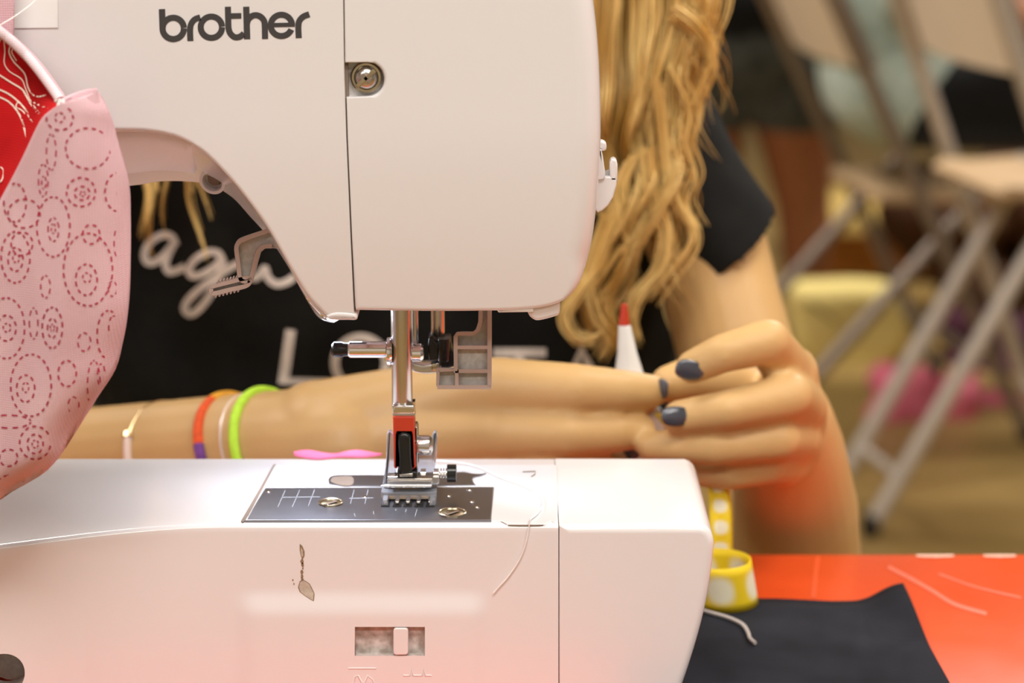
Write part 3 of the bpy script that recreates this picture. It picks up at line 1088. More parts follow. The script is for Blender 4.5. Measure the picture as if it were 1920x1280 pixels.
for pts in ([(654, 1248.5), (706, 1248.5)], [(664, 1276), (666, 1264), (672, 1262), (680, 1276)], [(684, 1276), (690, 1262), (700, 1270), (702, 1280)],
            [(757, 1262), (768, 1262)], [(776, 1262), (791, 1262)], [(797, 1262), (810, 1262)], [(769, 1262), (772, 1249), (775, 1262)], [(792, 1262), (795, 1249), (798, 1262)],
            [(655, 1281), (704, 1281)], [(762, 1280), (806, 1280)]):
    emboss(mb, pts, 4.2, 0.00025)
mb.build('embossed_symbols', 'plastic', sm, 60)['kind'] = 'stuff'
# paint chip with brown edge
def chip(name, pts, m_, h):
    c = (sum(p[0] for p in pts) / len(pts), sum(p[1] for p in pts) / len(pts))
    vs_ = [bedp(*c) + Vector((0, -h, 0))] + [bedp(*p) + Vector((0, -h, 0)) for p in pts]
    n = len(pts)
    return mesh(name, vs_, [(0, k + 1, (k + 1) % n + 1) for k in range(n)], m_, sm, 0)
big = [(562, 1089), (568, 1086), (574, 1089), (581, 1094), (584, 1100), (590, 1112), (589, 1125), (582, 1122), (572, 1116), (562, 1109), (559, 1100)]
chip('paint_chip_edge', big, 'stain_edge', 0.00012)
chip('paint_chip', [(lerp(574, x, 0.90), lerp(1104, y, 0.92)) for x, y in big], 'stain', 0.00018)
chip('paint_chip_edge', [(562, 1019), (567, 1023), (571, 1033), (571, 1042), (567, 1049), (564, 1041), (562, 1030)], 'stain_edge', 0.00014)
chip('paint_chip', [(564, 1025), (568, 1032), (569, 1040), (566, 1044), (564, 1036)], 'stain', 0.00020)
for (x, y, r) in ((566.5, 1052, 3), (567.5, 1058, 2.6), (568, 1065, 1.6), (566, 1072, 2.6), (566, 1080, 2.4), (567, 1086, 2.2), (549, 1087, 1.2), (551, 1094, 1.2)):
    chip('paint_chip_edge', [(x + r * math.cos(a) * random.uniform(0.7, 1.3), y + 1.7 * r * math.sin(a)) for a in [k * PI / 4 for k in range(8)]], 'stain_edge', 0.00014)

# bed end cap
endc = [(1048.5, 985), (1048.5, 1354), (1180, 1354), (1225, 1352), (1258, 1345)] + crv([(1258, 1345), (1282, 1280), (1306, 1205), (1325, 1130), (1336, 1060), (1340, 1010), (1339.5, 984)], 5)[1:]
xz = to_xz(endc, 0.0)
xr = xz[-1][0]
x_l = xz[0][0]
corner = [(xr - 0.0003, BED - 0.0042), (xr - 0.0012, BED - 0.0022), (xr - 0.0026, BED - 0.0008), (xr - 0.0045, BED), (xr - 0.02, BED), (x_l + 0.0035, BED)]
xz = xz[1:-1] + [(xr, BED - 0.0055)] + corner + [(x_l, BED)]
xz = [p for i, p in enumerate(xz) if p[1] < BED - 0.006 or i >= len(xz) - 8]
mb = MB()
R0 = [0.0003 if p[0] < x_l + 0.0008 else 0.0028 for p in xz]
R1 = [0.0075 if p[0] > xz[0][0] + 0.01 else 0.007 for p in xz]
add_prism(mb, xz, 0.0, BEDY1, R0, R1, 6)
mb.build('bed_end_cap', 'plastic', sm, 40)
MB().box((xz[0][0] - 0.0006, 0.0015, 0.01), (xz[0][0] + 0.0006, BEDY1 - 0.003, BED - 0.0012)).build('bed_seam_liner', 'gap', sm)
# rubber feet
for fx in (-330, 200, 900, 1180):
    for fy in (0.015, 0.07):
        p = at(fx, 1300, 0.0)
        MB().lathe((p.x, fy, 0.0), (0, 0, 1), [(0, 0.0001), (0, 0.006), (0.004, 0.007), (0.012, 0.007), (0.012, 0.0001)], 16).build('rubber_foot', 'black', sm)

# ---- inserts on the bed top
def bed_poly(name, pts, z, th, m_, r=0.0003, parent=sm):
    """plate lying on the bed; outline given as picture points on its top plane"""
    q = [atz(x, y, z) for x, y in pts]
    mb = MB()
    xy = [(v.x, v.y) for v in q]
    add_prism(mb, xy, 0, th, r, 0.0001, 2)
    # prism runs along y; turn it so that it runs downwards
    mb.v = [Vector((v.x, v.z, z - v.y)) for v in mb.v]
    return mb.build(name, m_, parent)


bcv = bed_poly('bobbin_cover', [(512, 872), (1040, 870), (1045, 874), (1046, 977), (1040, 979), (1034, 976), (1022, 982), (952, 982), (940, 976), (455, 976)], BED + 0.0004, 0.0012, 'plastic')
bed_poly('notch_shade', crv([(938, 977.5), (950, 982.5), (960, 984), (1012, 984), (1024, 982), (1034, 977)], 4) + [(1020, 980.5), (956, 980.5)], BED + 0.0001, 0.0004, 'gap', 0.0)  # flat dark sliver: the shade inside the lifting notch, painted as colour
bed_poly('insert_gap', [(513, 870), (517, 870), (461, 975), (455, 978), (452, 976)], BED + 0.0005, 0.0008, 'gap', 0.0)
npl = bed_poly('needle_plate', [(497, 914), (926, 912), (921, 974), (460, 974.5)], BED + 0.0009, 0.0012, 'plate', 0.0003)
# bobbin opening seen through the far cover
bed_poly('bobbin_slide', crv([(617, 906), (616, 897), (625, 891), (650, 890)], 3) + [(720, 890), (800, 888), (870, 884), (884, 887)] + crv([(884, 887), (900, 888), (912, 886), (900, 891), (886, 895), (888, 905)], 3)[1:] + [(892, 908), (760, 911), (640, 910)], BED + 0.0008, 0.0005, 'plate', 0.0001, bcv)
bed_poly('bobbin_window', crv([(621, 903), (622, 896), (630, 893), (660, 893), (661, 908), (640, 909)], 3, True), BED + 0.0010, 0.0003, 'gap', 0.0, bcv)
zt = BED + 0.0011
for k, xx in enumerate((713, 735, 755, 776, 797)):
    bed_poly('feed_slot', [(xx + 8, 928), (xx + 21, 928), (xx + 17, 949), (xx + 1, 949)], zt, 0.0003, 'black', 0.0, npl)
for k, xx in enumerate((719, 741, 761, 781, 803)):
    a, b = atz(xx, 946, zt), atz(xx + 7, 930, zt)
    mb = MB()
    add_prism(mb, [(a.x, zt), (a.x + 0.0014, zt), (a.x + 0.0014, zt + 0.0012), (a.x, zt + 0.0012)], a.y, a.y + 0.008, 0.0003, 0.0003, 1)
    mb.build('feed_dog', 'steel', npl)
for (x, y, rr) in ((620, 942, 0.0044), (848, 960.5, 0.0050)):
    c = atz(x, y, zt)
    MB().lathe((c.x, c.y, zt - 0.0004), (0, 0, 1), [(0, rr), (0.0007, rr), (0.0009, rr * 0.93), (0.0007, rr * 0.85), (0.0002, rr * 0.80), (0.0004, rr * 0.72), (0.0008, rr * 0.4), (0.0009, 0.0001)], 28).build('plate_screw', 'brass', npl)
    bed_poly('plate_screw_slot', [(x - 14, y + 3), (x - 9, y + 4), (x + 14, y - 3), (x + 9, y - 4)], zt + 0.0007, 0.0002, 'gap', 0.0, npl)
# engraved guide lines
mb = MB()


def plate_place(px, py):
    return atz(px, py, BED + 0.00095)


for pts in ([(535, 918), (521, 950)], [(562, 918), (548, 950)], [(590, 917), (578, 948)], [(690, 918), (684, 944)], [(664, 918), (657, 944)],
            [(528, 932), (600, 931)], [(655, 934), (700, 933)], [(782, 954), (778, 968)], [(762, 954), (760, 960)], [(742, 954), (742, 957)], [(664, 962), (666, 968)], [(700, 958), (701, 964)]):
    ribbon2d(mb, [(lerp(pts[0][0], pts[1][0], k / 5), lerp(pts[0][1], pts[1][1], k / 5)) for k in range(6)], 1.0, plate_place)
mb.build('engraved_guide_lines', 'engrave', npl, 0)['kind'] = 'stuff'
mb = MB()
for (x, y) in ((503, 921), (684, 931), (880, 918), (841, 929), (894, 950), (884, 940)):
    c = atz(x, y, BED + 0.0009)
    mb.lathe((c.x, c.y, BED + 0.0009), (0, 0, 1), [(0, 0.0011), (0.0003, 0.0009), (0.0003, 0.0001)], 14)
mb.build('plate_rivets', 'steel', npl)['kind'] = 'stuff'
mb = MB()
ribbon2d(mb, [(980, 884), (1004, 883), (1003, 889), (996, 893)], 2.0, lambda x, y: atz(x, y, BED + 0.00055))
mb.build('cover_arrow_mark', 'gap', bcv, 0)

# ================================================================== LOOSE THREADS, FELT
def thread(name, pts, r, m_, label):
    o = MB().tube(pts, r, 6).build(name, m_)
    return tag(o, label, 'thread')


th = []
for x, y in crv([(700, 868), (790, 862), (880, 870), (935, 893), (985, 912), (1012, 928), (1018, 945), (1008, 962), (995, 972)], 6):
    th.append(atz(x, y, BED + 0.0012))
e = th[-1]
for x, y in crv([(995, 974), (991, 990), (985, 1020), (973, 1050), (953, 1080), (935, 1100), (925, 1112)], 6):
    f_ = bedp(x, max(y, 992))
    th.append(at(x, y, f_.y - 0.0008))
thread('loose_thread', th, 0.00022, 'thread', 'thin white thread trailing across the needle plate and down the bed')
mb = MB()
rows = []
for i in range(15):
    u = i / 14
    row = []
    for j in range(4):
        v = j / 3
        x = lerp(552, 716, u)
        y = lerp(850 - 3 * math.sin(u * 9), 864 + 4 * math.sin(u * 7 + 1), v * (0.25 + 0.75 * math.sin(PI * min(1, u * 0.85 + 0.1))))
        p = atz(x, y, BED)
        row.append(Vector((p.x, min(p.y, 0.082), BED + 0.0012 + 0.0016 * math.sin(PI * v) * (0.5 + 0.5 * math.sin(u * 11)))))
    rows.append(row)
o = MB().grid(rows).build('fabric_scrap', 'magenta', None, 60)
md = o.modifiers.new('thickness', 'SOLIDIFY'); md.thickness = 0.0008
tag(o, 'hot pink fabric scrap lying on the far edge of the machine bed', 'fabric scrap')

# ================================================================== FABRIC POUCH (left foreground)
bag = empty('fabric_pouch', (at(-250, 1000, -0.05).x, -0.05, 0.0), 'pink fabric pouch with stitched-circle print and red lining at the left', 'pouch')
Lp = crv([(112, 196), (96, 206), (75, 228), (40, 300), (0, 375), (-60, 490), (-150, 700), (-260, 1000), (-330, 1250)], 5)
Rp = crv([(183, 172), (205, 215), (222, 275), (239, 340), (244, 400), (243, 480), (240, 560), (231, 630), (215, 690), (180, 745), (120, 840), (76, 890), (0, 935), (-120, 1015), (-240, 1180), (-300, 1330)], 5)


def bag_xy(u, v):
    a, b = poly_interp(Lp, v), poly_interp(Rp, v)
    return lerp(a[0], b[0], u), lerp(a[1], b[1], u)


def bag_y(px, py):
    """depth of the near panel: bulges to the viewer, turns back at the right rim"""
    edge = piecewise([(170, 185), (215, 215), (340, 240), (560, 240), (690, 215), (840, 120), (935, 0), (1200, -260)], py)
    d = max(edge - px, 0)
    wrap = math.exp(-d / 26.0) * 0.013
    fold = 0.0020 * math.sin((px + 0.12 * (py - 400)) / 26.0) * sstep(150, 400, py) * (1 - sstep(120, 230, px))
    return -0.052 + wrap + fold - 0.006 * math.sin(PI * min(max((px + 60) / 320, 0), 1))


rows = []
for j in range(61):
    v = j / 60
    rows.append([at(*bag_xy(i / 40, v), bag_y(*bag_xy(i / 40, v))) for i in range(41)])
o = opan = MB().grid(rows).build('outer_panel', 'pinkcloth', bag, 80)
md = o.modifiers.new('thickness', 'SOLIDIFY'); md.thickness = 0.0009; md.offset = 0
# back of the pouch joins the rim and the lining
rows = []
Tp = crv([(113, 188), (88, 152), (60, 116), (30, 85), (0, 60), (-60, 15), (-150, -50), (-260, -120)], 5)
Bp = crv([(118, 202), (100, 226), (78, 262), (46, 330), (6, 405), (-50, 520), (-140, 720), (-250, 1010)], 5)
for j in range(25):
    v = j / 24
    row = []
    for i in range(31):
        u = i / 30
        a, b = poly_interp(Tp, u), poly_interp(Bp, u)
        x, y = lerp(a[0], b[0], v), lerp(a[1], b[1], v)
        Yv = lerp(-0.022 - 0.012 * (1 - min(u * 3, 1)), -0.0485, v ** 1.6) + 0.006 * math.sin(PI * v) * min(1, u * 3)
        row.append(at(x, y, Yv))
    rows.append(row)


def lining_place(px, py):
    # nearest parameters on the lining surface
    best = None
    for u in [k / 30 for k in range(31)]:
        a, b = poly_interp(Tp, u), poly_interp(Bp, u)
        dx, dy = b[0] - a[0], b[1] - a[1]
        t = ((px - a[0]) * dx + (py - a[1]) * dy) / (dx * dx + dy * dy)
        t = min(max(t, 0), 1)
        d = math.hypot(a[0] + dx * t - px, a[1] + dy * t - py)
        if best is None or d < best[0]:
            best = (d, u, t)
    u, v = best[1], best[2]
    Yv = lerp(-0.022 - 0.012 * (1 - min(u * 3, 1)), -0.0485, v ** 1.6) + 0.006 * math.sin(PI * v) * min(1, u * 3)
    return at(px, py, Yv - 0.0006)


o = rlin = MB().grid(rows).build('red_lining', 'redcloth', bag, 80)
md = o.modifiers.new('thickness', 'SOLIDIFY'); md.thickness = 0.0006; md.offset = 0
mb = MB()
mb.tube([at(x, y, -0.024 - 0.012 * (1 - min(k / 12, 1))) for k, (x, y) in enumerate(Tp)], 0.0016, 10)
mb.build('edge_binding', 'bindcloth', bag, 60)
# back wall of the pouch, outside
rows2 = [[p + Vector((0.0004, 0.0032, 0.0006)) for p in r] for r in rows]
o = MB().grid(rows2).build('back_panel', 'pinkcloth', bag, 80)
md = o.modifiers.new('thickness', 'SOLIDIFY'); md.thickness = 0.0008
# small open collar at the corner
top, low, tin = [], [], []
for k in range(36):
    a = 2 * PI * k / 36
    x, y = 148 + 35 * math.cos(a), 179 - 11 * math.cos(a) - 8 * math.sin(a)
    Yc = -0.0470 + 0.007 * math.sin(a)
    top.append(at(x, y, Yc))
    low.append(at(149 + 40 * math.cos(a), 212 - 8 * math.cos(a), -0.0485 + 0.006 * math.sin(a)))
    tin.append(at(148 + 31 * math.cos(a), 181 - 10 * math.cos(a) - 5.5 * math.sin(a), -0.0470 + 0.0050 * math.sin(a)))
low2 = [p + (Vector((0, 0, -0.007))) for p in tin]
MB().grid([low, [a.lerp(b, 0.35) for a, b in zip(top, low)], top, tin, low2], True).build('folded_collar', 'pinkcloth', bag, 80)
# strap that rises behind
prism_px('strap', [(-160, -140), (24, -140), (26, 0), (25, 70), (0, 110), (-160, 40)], -0.012, -0.010, 'pinkcloth', bag, 0.0004)
# printed dashes: rings and spirals
mb = MB()


def bag_place(px, py):
    return at(px, py, bag_y(px, py) - 0.00075)


rings = [(112, 221, 25, 23), (112, 220, 9, 9), (165, 278, 42, 38), (152, 360, 27, 27), (154, 362, 14, 13), (155, 363, 5, 4), (224, 360, 27, 37), (231, 364, 12, 14),
         (171, 439, 16, 18), (100, 425, 31, 56), (100, 430, 10, 22), (100, 428, 4, 9), (45, 400, 30, 27), (81, 338, 9, 30), (82, 342, 4, 12), (41, 457, 20, 22), (28, 380, 21, 36),
         (96, 285, 9, 34), (165, 505, 46, 68), (162, 524, 20, 29), (163, 520, 8, 9), (98, 614, 19, 38), (98, 615, 9, 18), (98, 614, 4, 6), (12, 615, 34, 57), (12, 615, 18, 24), (13, 614, 7, 8),
         (158, 641, 12, 17), (126, 700, 17, 24), (58, 722, 38, 58), (48, 728, 17, 25), (48, 726, 6, 9), (204, 628, 22, 46), (212, 618, 8, 26), (138, 760, 10, 16), (66, 830, 29, 31), (66, 832, 15, 18), (66, 832, 6, 7),
         (16, 858, 17, 16), (29, 482, 27, 48), (29, 486, 14, 22), (30, 484, 6, 8), (85, 537, 9, 21), (63, 606, 8, 29), (211, 541, 8, 14), (205, 669, 10, 6), (176, 722, 12, 46), (190, 704, 7, 22),
         (226, 455, 12, 36), (150, 800, 14, 20), (20, 905, 24, 14), (18, 790, 40, 12), (174, 760, 8, 14)]
for cx, cy, rx, ry in rings:
    per_ = PI * (3 * (rx + ry) - math.sqrt((3 * rx + ry) * (rx + 3 * ry)))
    n = max(5, int(per_ / 14.0))
    ph = random.random() * 6
    for k in range(n):
        a0 = ph + 2 * PI * k / n
        seg = []
        ok = True
        for q in range(4):
            a = a0 + 2 * PI / n * 0.55 * q / 3
            x, y = cx + rx * math.cos(a) + random.uniform(-0.25, 0.25), cy + ry * math.sin(a) + random.uniform(-0.25, 0.25)
            edge = piecewise([(170, 183), (215, 204), (275, 221), (340, 238), (400, 243), (560, 239), (630, 230), (690, 214), (745, 179), (840, 118), (890, 74), (935, -2)], y)
            lft = piecewise([(190, 114), (228, 78), (300, 44), (375, 4), (490, -60)], y)
            if x > edge - 3 or x < lft + 3 or y < 196 or x < -10:
                ok = False
            seg.append((x, y))
        if ok:
            ribbon2d(mb, seg, 3.1 if rx > 12 else 2.6, bag_place)
o = mb.build('dashed_ring_print', 'dash', opan, 0)
o['kind'] = 'stuff'
mb = MB()
for pts, wd in (([(6, 66), (9, 95), (8, 118), (18, 134), (40, 148), (48, 166), (58, 190), (74, 212)], 2.6), ([(20, 84), (17, 98), (26, 116), (46, 138), (52, 162), (60, 176), (72, 181), (86, 178)], 3.4),
                ([(26, 88), (22, 98), (31, 114)], 2.4), ([(-5, 138), (20, 154), (42, 168), (54, 186), (72, 196), (90, 204)], 4.0), ([(42, 168), (58, 196), (72, 214)], 3.0),
                ([(-5, 166), (16, 176), (34, 190), (48, 206), (60, 230)], 4.4), ([(-5, 180), (18, 192), (36, 214), (44, 236), (50, 258)], 4.4), ([(34, 190), (30, 200), (40, 206), (48, 214)], 3.0), ([(-5, 310), (6, 318), (4, 336), (-6, 346)], 3.0),
                ([(2, 72), (-4, 84)], 2.5)):
    ribbon2d(mb, crv(pts, 5), wd * 0.8, lining_place)
mb.build('white_swirl_print', 'cream', rlin, 0)['kind'] = 'stuff'
# knot of white thread and a loose end
mb = MB()
for k in range(5):
    mb.tube([at(104 + 3 * k, 190 + 2 * (k % 2), -0.0455), at(112 + 2 * k, 186 + 3 * (k % 3), -0.0475), at(108 + 3 * k, 198, -0.0478)], 0.0004, 6)
mb.build('thread_knot', 'thread', bag)
MB().tube([at(x, y, Y) for x, y, Y in crv([(-20, 60, -0.03), (4, 45, -0.028), (24, 33, -0.024), (48, 16, -0.02), (72, -4, -0.016), (120, -50, -0.012)], 6)], 0.00018, 6).build('loose_thread_end', 'thread', bag)

# ================================================================== THINGS ON THE TABLE
# navy cloth with lifted corner
z0 = 0.0012
cl = [[(1200, 1129), (1330, 1126), (1460, 1127), (1560, 1132), (1630, 1131), (1692, 1126)], [(1200, 1500), (1330, 1500), (1500, 1500), (1650, 1500), (1760, 1500), (1900, 1500)]]
rows = []
for j in range(25):
    v = (j / 24)
    row = []
    for i in range(41):
        u = i / 40
        a = poly_interp(cl[0], u)
        b = poly_interp(cl[1], u)
        x, y = lerp(a[0], b[0], v), lerp(a[1], b[1], v)
        p = atz(x, y, z0)
        lift = 0.0062 * sstep(0.72, 1.0, u) * sstep(0.28, 0.0, v) + 0.0004 * math.sin(u * 9 + v * 4)
        row.append(p + Vector((0, 0, max(lift, 0) + 0.0004)))
    rows.append(row)
o = MB().grid(rows).build('cloth_piece', 'navy', None, 80)
md = o.modifiers.new('thickness', 'SOLIDIFY'); md.thickness = 0.0009
tag(o, 'flat dark navy cloth piece with lifted corner on the red table', 'cloth')
thread('loose_thread', [atz(x, y, 0.004) for x, y in crv([(1300, 1138), (1330, 1147), (1365, 1157), (1392, 1170), (1403, 1186), (1406, 1196), (1416, 1205)], 6)], 0.00075, 'threadg', 'grey thread end curling on the navy cloth')

# yellow gingham ribbon: from the fingers down behind the bed, then a loop on the table
path = [((1236, 776), 0.150, 9), ((1256, 800), 0.150, 9), ((1300, 850), 0.150, 12), ((1338, 890), 0.146, 18), ((1349, 935), 0.142, 20), ((1351, 985), 0.138, 21), ((1350, 1034), 0.136, 22), ((1348, 1062), 0.134, 22)]
rows = []
pp = crv([(a[0], a[1], Y, wd) for a, Y, wd in path], 6)
for x, y, Y, wd in pp:
    rows.append([at(x + wd * (k / 6 - 0.5) * 2, y, Y + 0.001 * math.sin(k)) for k in range(7)])
rib = empty('gingham_ribbon', (at(1345, 1030, 0.11).x, 0.11, 0.0), 'yellow and white gingham ribbon hanging from the hands and curling on the table', 'ribbon')


def uv_grid(o, rows, su, sv):
    me = o.data
    uvl = me.uv_layers.new(name='UVMap')
    n = len(rows[0])
    for poly in me.polygons:
        for li in poly.loop_indices:
            vi = me.loops[li].vertex_index
            uvl.data[li].uv = ((vi % n) / (n - 1) * su, (vi // n) / (len(rows) - 1) * sv)


o = MB().grid(rows).build('hanging_length', 'gingham', rib, 80)
uv_grid(o, rows, 1.0, 9)
md = o.modifiers.new('thickness', 'SOLIDIFY'); md.thickness = 0.0006
rows = []
# loop: a short rolled band lying on its edge, open towards the right front
c = atz(1352, 1150, 0.001)
for k in range(31):
    a = math.radians(lerp(150, -165, k / 30))
    r = lerp(0.0130, 0.0160, k / 30)
    x, y = c.x + 0.002 + r * math.cos(a) * 0.95, c.y + 0.009 + r * 0.9 * math.sin(a)
    lean = Vector((-0.0035, -0.001, 0.0))
    hgt = 0.0185
    rows.append([Vector((x, y, 0.003 + hgt * t / 5)) + lean * (t / 5) for t in range(6)])
o = MB().grid(rows).build('curled_end', 'gingham', rib, 80)
uv_grid(o, rows, 1.0, 4.5)
md = o.modifiers.new('thickness', 'SOLIDIFY'); md.thickness = 0.0006

# glue pen standing behind the hands
gp = at(1188, 700, 0.172)
gl = empty('glue_bottle', (gp.x, 0.172, 0.0), 'white squeeze bottle with cone nozzle and red tip behind the hands', 'bottle')
zt_ = at(1170, 618, 0.172)
MB().lathe((gp.x, 0.172, 0.0), (0, 0, 1), [(0, 0.0001), (0, 0.0125), (0.002, 0.0135), (0.06, 0.0135), (0.068, 0.012)], 28).build('body', 'bottle', gl)
lx = zt_.x - gp.x
mb = MB()
rows = []
for t, r in ((0.066, 0.0120), (0.072, 0.0098), (0.080, 0.0068), (0.092, 0.0042), (0.104, 0.0026), (0.1055, 0.001)):
    f_ = (t - 0.066) / 0.04
    rows.append([Vector((gp.x + lx * f_ + r * math.cos(2 * PI * k / 24), 0.172 + r * math.sin(2 * PI * k / 24), t)) for k in range(24)])
mb.grid(rows, True).build('nozzle', 'bottle', gl)
MB().lathe((zt_.x, 0.172, 0.1045), (0.0, 0, 1), [(0, 0.0024), (0.006, 0.0016), (0.0085, 0.0012), (0.009, 0.0001)], 16).build('red_tip', 'red', gl)

# ================================================================== SEATED PERSON
pers = empty('person', (-0.05, 0.45, TABLE_FLOOR), 'seated person in black printed t-shirt with long blond hair, hands sewing', 'person')
BCX = -0.052


def P(px, py, Y):
    return at(px, py, Y)


mm = 0.001
R_arm = [(P(250, 90, 0.43), 0.046), (P(40, 420, 0.40), 0.044), (P(-200, 800, 0.345), 0.040), (P(-330, 965, 0.315), 0.037), (P(-120, 950, 0.265), 0.038), (P(130, 905, 0.220), 0.0325), (P(350, 872, 0.185), 0.0285), (P(560, 846, 0.160), 0.0262), (P(650, 838, 0.155), 0.027)]
R_hand = [
    [(P(600, 820, 0.158), 0.024), (P(760, 770, 0.155), 0.0185), (P(900, 728, 0.150), 0.0128), (P(945, 722, 0.147), 0.0115)],
    [(P(600, 845, 0.156), 0.024), (P(760, 815, 0.150), 0.0185), (P(905, 806, 0.146), 0.0135), (P(930, 808, 0.144), 0.0122)],
    [(P(600, 870, 0.156), 0.023), (P(750, 880, 0.150), 0.0175), (P(880, 885, 0.147), 0.0130)],
    [(P(600, 900, 0.158), 0.022), (P(740, 945, 0.152), 0.0160), (P(845, 960, 0.152), 0.0115)],
    [(P(945, 722, 0.147), 0.0112), (P(1075, 727, 0.139), 0.0100), (P(1165, 731, 0.143), 0.0084), (P(1222, 733, 0.149), 0.0069)],
    [(P(930, 810, 0.144), 0.0118), (P(1065, 812, 0.136), 0.0098), (P(1150, 810, 0.141), 0.0086), (P(1196, 806, 0.147), 0.0074)],
    [(P(880, 886, 0.147), 0.0118), (P(1030, 890, 0.138), 0.0098), (P(1110, 880, 0.146), 0.0084), (P(1155, 868, 0.154), 0.0072)],
    [(P(845, 960, 0.152), 0.0105), (P(970, 965, 0.146), 0.0086), (P(1040, 950, 0.152), 0.0074), (P(1080, 935, 0.158), 0.0064)],
    [(P(620, 820, 0.168), 0.020), (P(800, 770, 0.176), 0.0150), (P(980, 755, 0.176), 0.0112), (P(1110, 750, 0.170), 0.0096), (P(1200, 748, 0.164), 0.0075)],
]
L_arm = [(P(1130, 20, 0.435), 0.044), (P(1205, 230, 0.405), 0.032), (P(1333, 470, 0.363), 0.0285), (P(1354, 560, 0.35), 0.0285), (P(1420, 820, 0.305), 0.0285), (P(1492, 1085, 0.262), 0.030), (P(1495, 1090, 0.258), 0.0300), (P(1492, 960, 0.236), 0.0285), (P(1478, 850, 0.212), 0.0250), (P(1462, 795, 0.198), 0.0235)]
L_hand = [
    [(P(1462, 800, 0.200), 0.021), (P(1480, 745, 0.180), 0.0135), (P(1482, 700, 0.160), 0.0118)],
    [(P(1462, 805, 0.200), 0.021), (P(1492, 780, 0.178), 0.0135), (P(1498, 760, 0.160), 0.0118)],
    [(P(1462, 815, 0.200), 0.021), (P(1485, 825, 0.176), 0.0130), (P(1488, 820, 0.160), 0.0112)],
    [(P(1462, 830, 0.200), 0.020), (P(1470, 862, 0.178), 0.0120), (P(1468, 866, 0.164), 0.0100)],
    [(P(1482, 700, 0.160), 0.0108), (P(1440, 640, 0.136), 0.0092), (P(1356, 662, 0.130), 0.0078), (P(1298, 688, 0.134), 0.0068)],
    [(P(1498, 760, 0.160), 0.0110), (P(1482, 742, 0.134), 0.0094), (P(1365, 768, 0.126), 0.0080), (P(1274, 782, 0.131), 0.0070)],
    [(P(1488, 820, 0.160), 0.0105), (P(1462, 822, 0.136), 0.0090), (P(1340, 838, 0.130), 0.0076), (P(1222, 836, 0.138), 0.0064)],
    [(P(1468, 866, 0.164), 0.0092), (P(1440, 872, 0.144), 0.0080), (P(1370, 886, 0.140), 0.0072), (P(1316, 884, 0.146), 0.0062)],
    [(P(1455, 800, 0.205), 0.0190), (P(1420, 752, 0.190), 0.0135), (P(1352, 716, 0.176), 0.0105), (P(1290, 712, 0.168), 0.0095), (P(1256, 720, 0.164), 0.0082)],
]
sh = 0.235
HC = Vector((BCX, 0.375, 0.44))
torso = [
    [(Vector((BCX, 0.46, -0.27)), 0.095), (Vector((BCX, 0.46, -0.05)), 0.078), (Vector((BCX, 0.445, 0.12)), 0.080), (Vector((BCX, 0.435, 0.21)), 0.060)],
    [(Vector((BCX - 0.07, 0.47, -0.26)), 0.085), (Vector((BCX - 0.05, 0.46, -0.03)), 0.066), (Vector((BCX - 0.065, 0.45, 0.13)), 0.072), (Vector((BCX - 0.10, 0.44, 0.19)), 0.045)],
    [(Vector((BCX + 0.07, 0.47, -0.26)), 0.085), (Vector((BCX + 0.05, 0.46, -0.03)), 0.066), (Vector((BCX + 0.065, 0.45, 0.13)), 0.072), (Vector((BCX + 0.10, 0.44, 0.19)), 0.045)],
    [(Vector((BCX - 0.10, 0.44, 0.2)), 0.042), (P(250, 90, 0.43), 0.044)],
    [(Vector((BCX + 0.10, 0.44, 0.2)), 0.042), (P(1130, 20, 0.435), 0.044)],
    [(Vector((BCX, 0.435, 0.22)), 0.058), (Vector((BCX, 0.42, 0.28)), 0.048), (Vector((BCX, 0.405, 0.34)), 0.047), (Vector((BCX, 0.40, 0.40)), 0.05)],
    # head: cranium, jaw, chin, cheeks, nose, ears
    [(HC + Vector((0, 0.035, 0.03)), 0.080), (HC + Vector((0, 0.0, 0.04)), 0.078)],
    [(HC + Vector((0, -0.01, -0.02)), 0.066), (HC + Vector((0, -0.028, -0.075)), 0.034), (HC + Vector((0, -0.042, -0.088)), 0.020)],
    [(HC + Vector((-0.03, -0.035, -0.025)), 0.030), (HC + Vector((0.03, -0.035, -0.025)), 0.030)],
    [(HC + Vector((0, -0.068, 0.015)), 0.009), (HC + Vector((0, -0.085, -0.022)), 0.011)],
    [(HC + Vector((-0.012, -0.072, -0.055)), 0.008), (HC + Vector((0.012, -0.072, -0.055)), 0.008)],
    [(HC + Vector((-0.076, 0.02, 0.02)), 0.012), (HC + Vector((-0.074, 0.02, -0.02)), 0.009)],
    [(HC + Vector((0.076, 0.02, 0.02)), 0.012), (HC + Vector((0.074, 0.02, -0.02)), 0.009)],
    # legs under the table
    [(Vector((BCX - 0.08, 0.46, -0.27)), 0.085), (Vector((BCX - 0.11, 0.10, -0.24)), 0.055), (Vector((BCX - 0.11, 0.13, -0.62)), 0.038), (Vector((BCX - 0.11, 0.12, -0.685)), 0.034), (Vector((BCX - 0.11, 0.0, -0.695)), 0.025)],
    [(Vector((BCX + 0.08, 0.46, -0.27)), 0.085), (Vector((BCX + 0.11, 0.10, -0.24)), 0.055), (Vector((BCX + 0.11, 0.13, -0.62)), 0.038), (Vector((BCX + 0.11, 0.12, -0.685)), 0.034), (Vector((BCX + 0.11, 0.0, -0.695)), 0.025)],
]
body = blob('body', [R_arm, L_arm] + R_hand + L_hand + torso, 0.0018, 'skin', pers, 3, 0.5)

